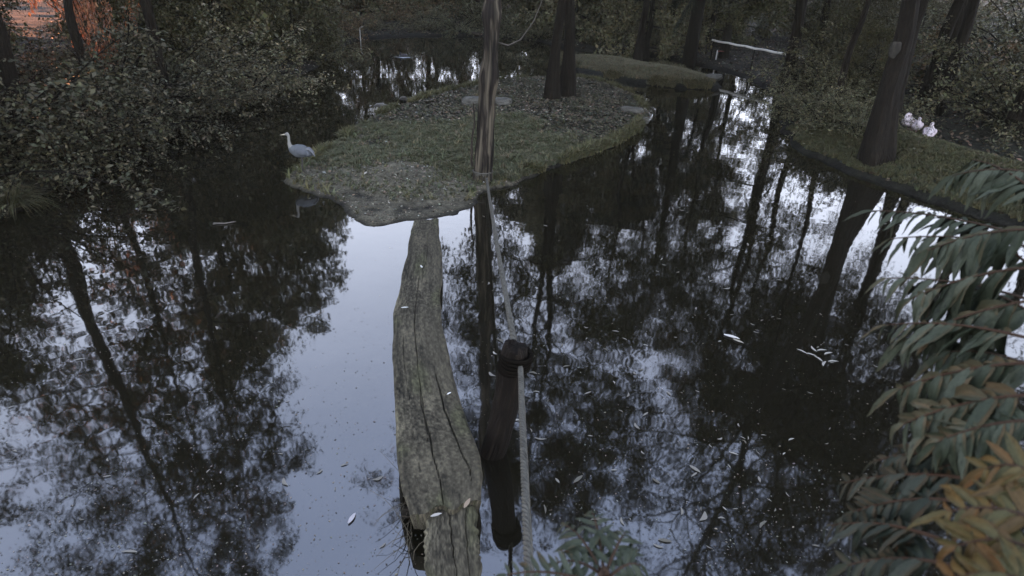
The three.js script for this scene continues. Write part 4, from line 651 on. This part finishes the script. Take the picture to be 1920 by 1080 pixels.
function shrub(name, label, base, top, fronds, seed) {
  const t = thing(name, label, 'shrub', [base.x, base.y, base.z]), R = rng(seed), st = new MB(), loc = (p) => p.clone().sub(base), tp = loc(top);
  const main = [V(0, -0.1, 0), V(tp.x * 0.15, tp.y * 0.35, tp.z * 0.1), V(tp.x * 0.5, tp.y * 0.7, tp.z * 0.5), tp], mc = new THREE.CatmullRomCurve3(main);
  st.tube(mc.getPoints(24), taper(25, 0.03, 0.012), 8, null);
  for (const o of fronds) { const a = loc(P(...o.a)), k = mc.getPoint(o.k ?? 0.8), ctl = k.clone().lerp(a, 0.5).add(V(0, 0.06, 0)); st.tube(new THREE.QuadraticBezierCurve3(k, ctl, a).getPoints(10), taper(11, 0.009, 0.005), 6); }
  mesh('stem', st.geo(true), stemM, t);
  for (const o of fronds) frond(t, loc(P(...o.a)), loc(P(...o.b)), o, R);
}
const onBank = (x, z) => V(x, Math.max(0.1, ground(x, z)), z);
{
  const g = (a, b, L, pairs, hang, extra = {}) => ({ a, b, L, pairs, hang, mats: greenM, ...extra });
  shrub('green_sumac', 'tall dark green sumac with hanging leaflets along the right edge', onBank(2.6, -0.9), P(1990, 380, 2.6), [
    g([1960, 330, 2.9], [1785, 330, 2.9], 0.153, 11, 1.01), g([1960, 455, 2.7], [1635, 395, 2.8], 0.130, 14, 0.40), g([1960, 430, 2.5], [1740, 470, 2.5], 0.184, 12, 0.90), g([1950, 500, 2.3], [1710, 560, 2.4], 0.199, 12, 1.12),
    g([1955, 560, 2.2], [1695, 640, 2.3], 0.199, 12, 1.01), g([1950, 640, 2.1], [1660, 610, 2.3], 0.153, 13, 0.68), g([1955, 680, 2.0], [1685, 730, 2.1], 0.184, 12, 0.79), g([1950, 740, 1.9], [1695, 795, 2.0], 0.184, 13, 0.56), g([1950, 600, 2.4], [1795, 540, 2.4], 0.199, 11, 1.12),
    g([1960, 380, 2.8], [1825, 300, 3.0], 0.138, 11, 1.01), g([1955, 520, 2.6], [1775, 410, 2.8], 0.153, 12, 0.79), g([1960, 700, 2.2], [1775, 660, 2.2], 0.199, 11, 1.12), g([1960, 470, 2.6], [1668, 448, 2.7], 0.17, 9, 0.8), g([1955, 570, 2.4], [1662, 522, 2.5], 0.17, 9, 0.8), g([1960, 790, 1.9], [1755, 830, 1.9], 0.153, 12, 0.56)], 900);
  const deepGreen = [[0.026, 0.031, 0.02], [0.02, 0.025, 0.016], [0.036, 0.041, 0.028]].map(veined);
  shrub('low_green_sumac', 'dark feathery green sumac low in the right corner beside the yellow one', onBank(2.2, -0.95), P(1950, 960, 2.1), [
    g([1830, 900, 1.9], [1585, 905, 2.1], 0.13, 11, 0.3, { mats: deepGreen }), g([1800, 940, 1.9], [1600, 960, 2.0], 0.13, 10, 0.35, { mats: deepGreen }), g([1760, 1010, 1.8], [1560, 985, 2.0], 0.12, 11, 0.3, { mats: deepGreen }), g([1780, 1060, 1.8], [1590, 1060, 1.9], 0.13, 10, 0.35, { mats: deepGreen }), g([1830, 860, 2.0], [1640, 865, 2.1], 0.12, 10, 0.4, { mats: deepGreen }), g([1900, 850, 2.0], [1740, 890, 2.0], 0.14, 8, 0.5, { mats: deepGreen })], 905);
  const y = (a, b, L, pairs, hang, extra = {}) => ({ a, b, L, pairs, hang, mats: yellowM, ...extra });
  shrub('yellow_sumac', 'sumac turning yellow and orange in the bottom right corner', onBank(1.7, -0.95), P(1960, 1000, 1.7), [
    y([1950, 905, 1.6], [1847, 880, 1.6], 0.115, 5, 0.25), y([1955, 985, 1.55], [1777, 960, 1.55], 0.115, 7, 0.2), y([1940, 1035, 1.5], [1792, 1025, 1.5], 0.122, 6, 0.3), y([1950, 1105, 1.4], [1782, 1085, 1.45], 0.115, 7, 0.2), y([1960, 945, 1.6], [1907, 905, 1.6], 0.115, 5, 0.3), y([1960, 1065, 1.5], [1907, 1035, 1.5], 0.122, 5, 0.4)], 910);
  shrub('sumac_sapling', 'small green sumac sapling poking up at the bottom edge right of the ropes', onBank(0.45, -0.9), P(1130, 1085, 1.75), [
    g([1128, 1075, 1.75], [1060, 985, 1.8], 0.088, 6, 0.15, { k: 1 }), g([1132, 1075, 1.75], [1110, 960, 1.85], 0.080, 6, 0.1, { k: 1 }), g([1130, 1080, 1.75], [1045, 1055, 1.75], 0.080, 6, 0.2, { k: 1 }), g([1135, 1078, 1.75], [1172, 1000, 1.8], 0.080, 6, 0.2, { k: 1 }), g([1120, 1095, 1.7], [950, 1078, 1.7], 0.072, 8, 0.1, { k: 1 }), g([1140, 1085, 1.75], [1200, 1060, 1.75], 0.080, 6, 0.3, { k: 1 })], 915);
}
renderer.render(scene, camera);
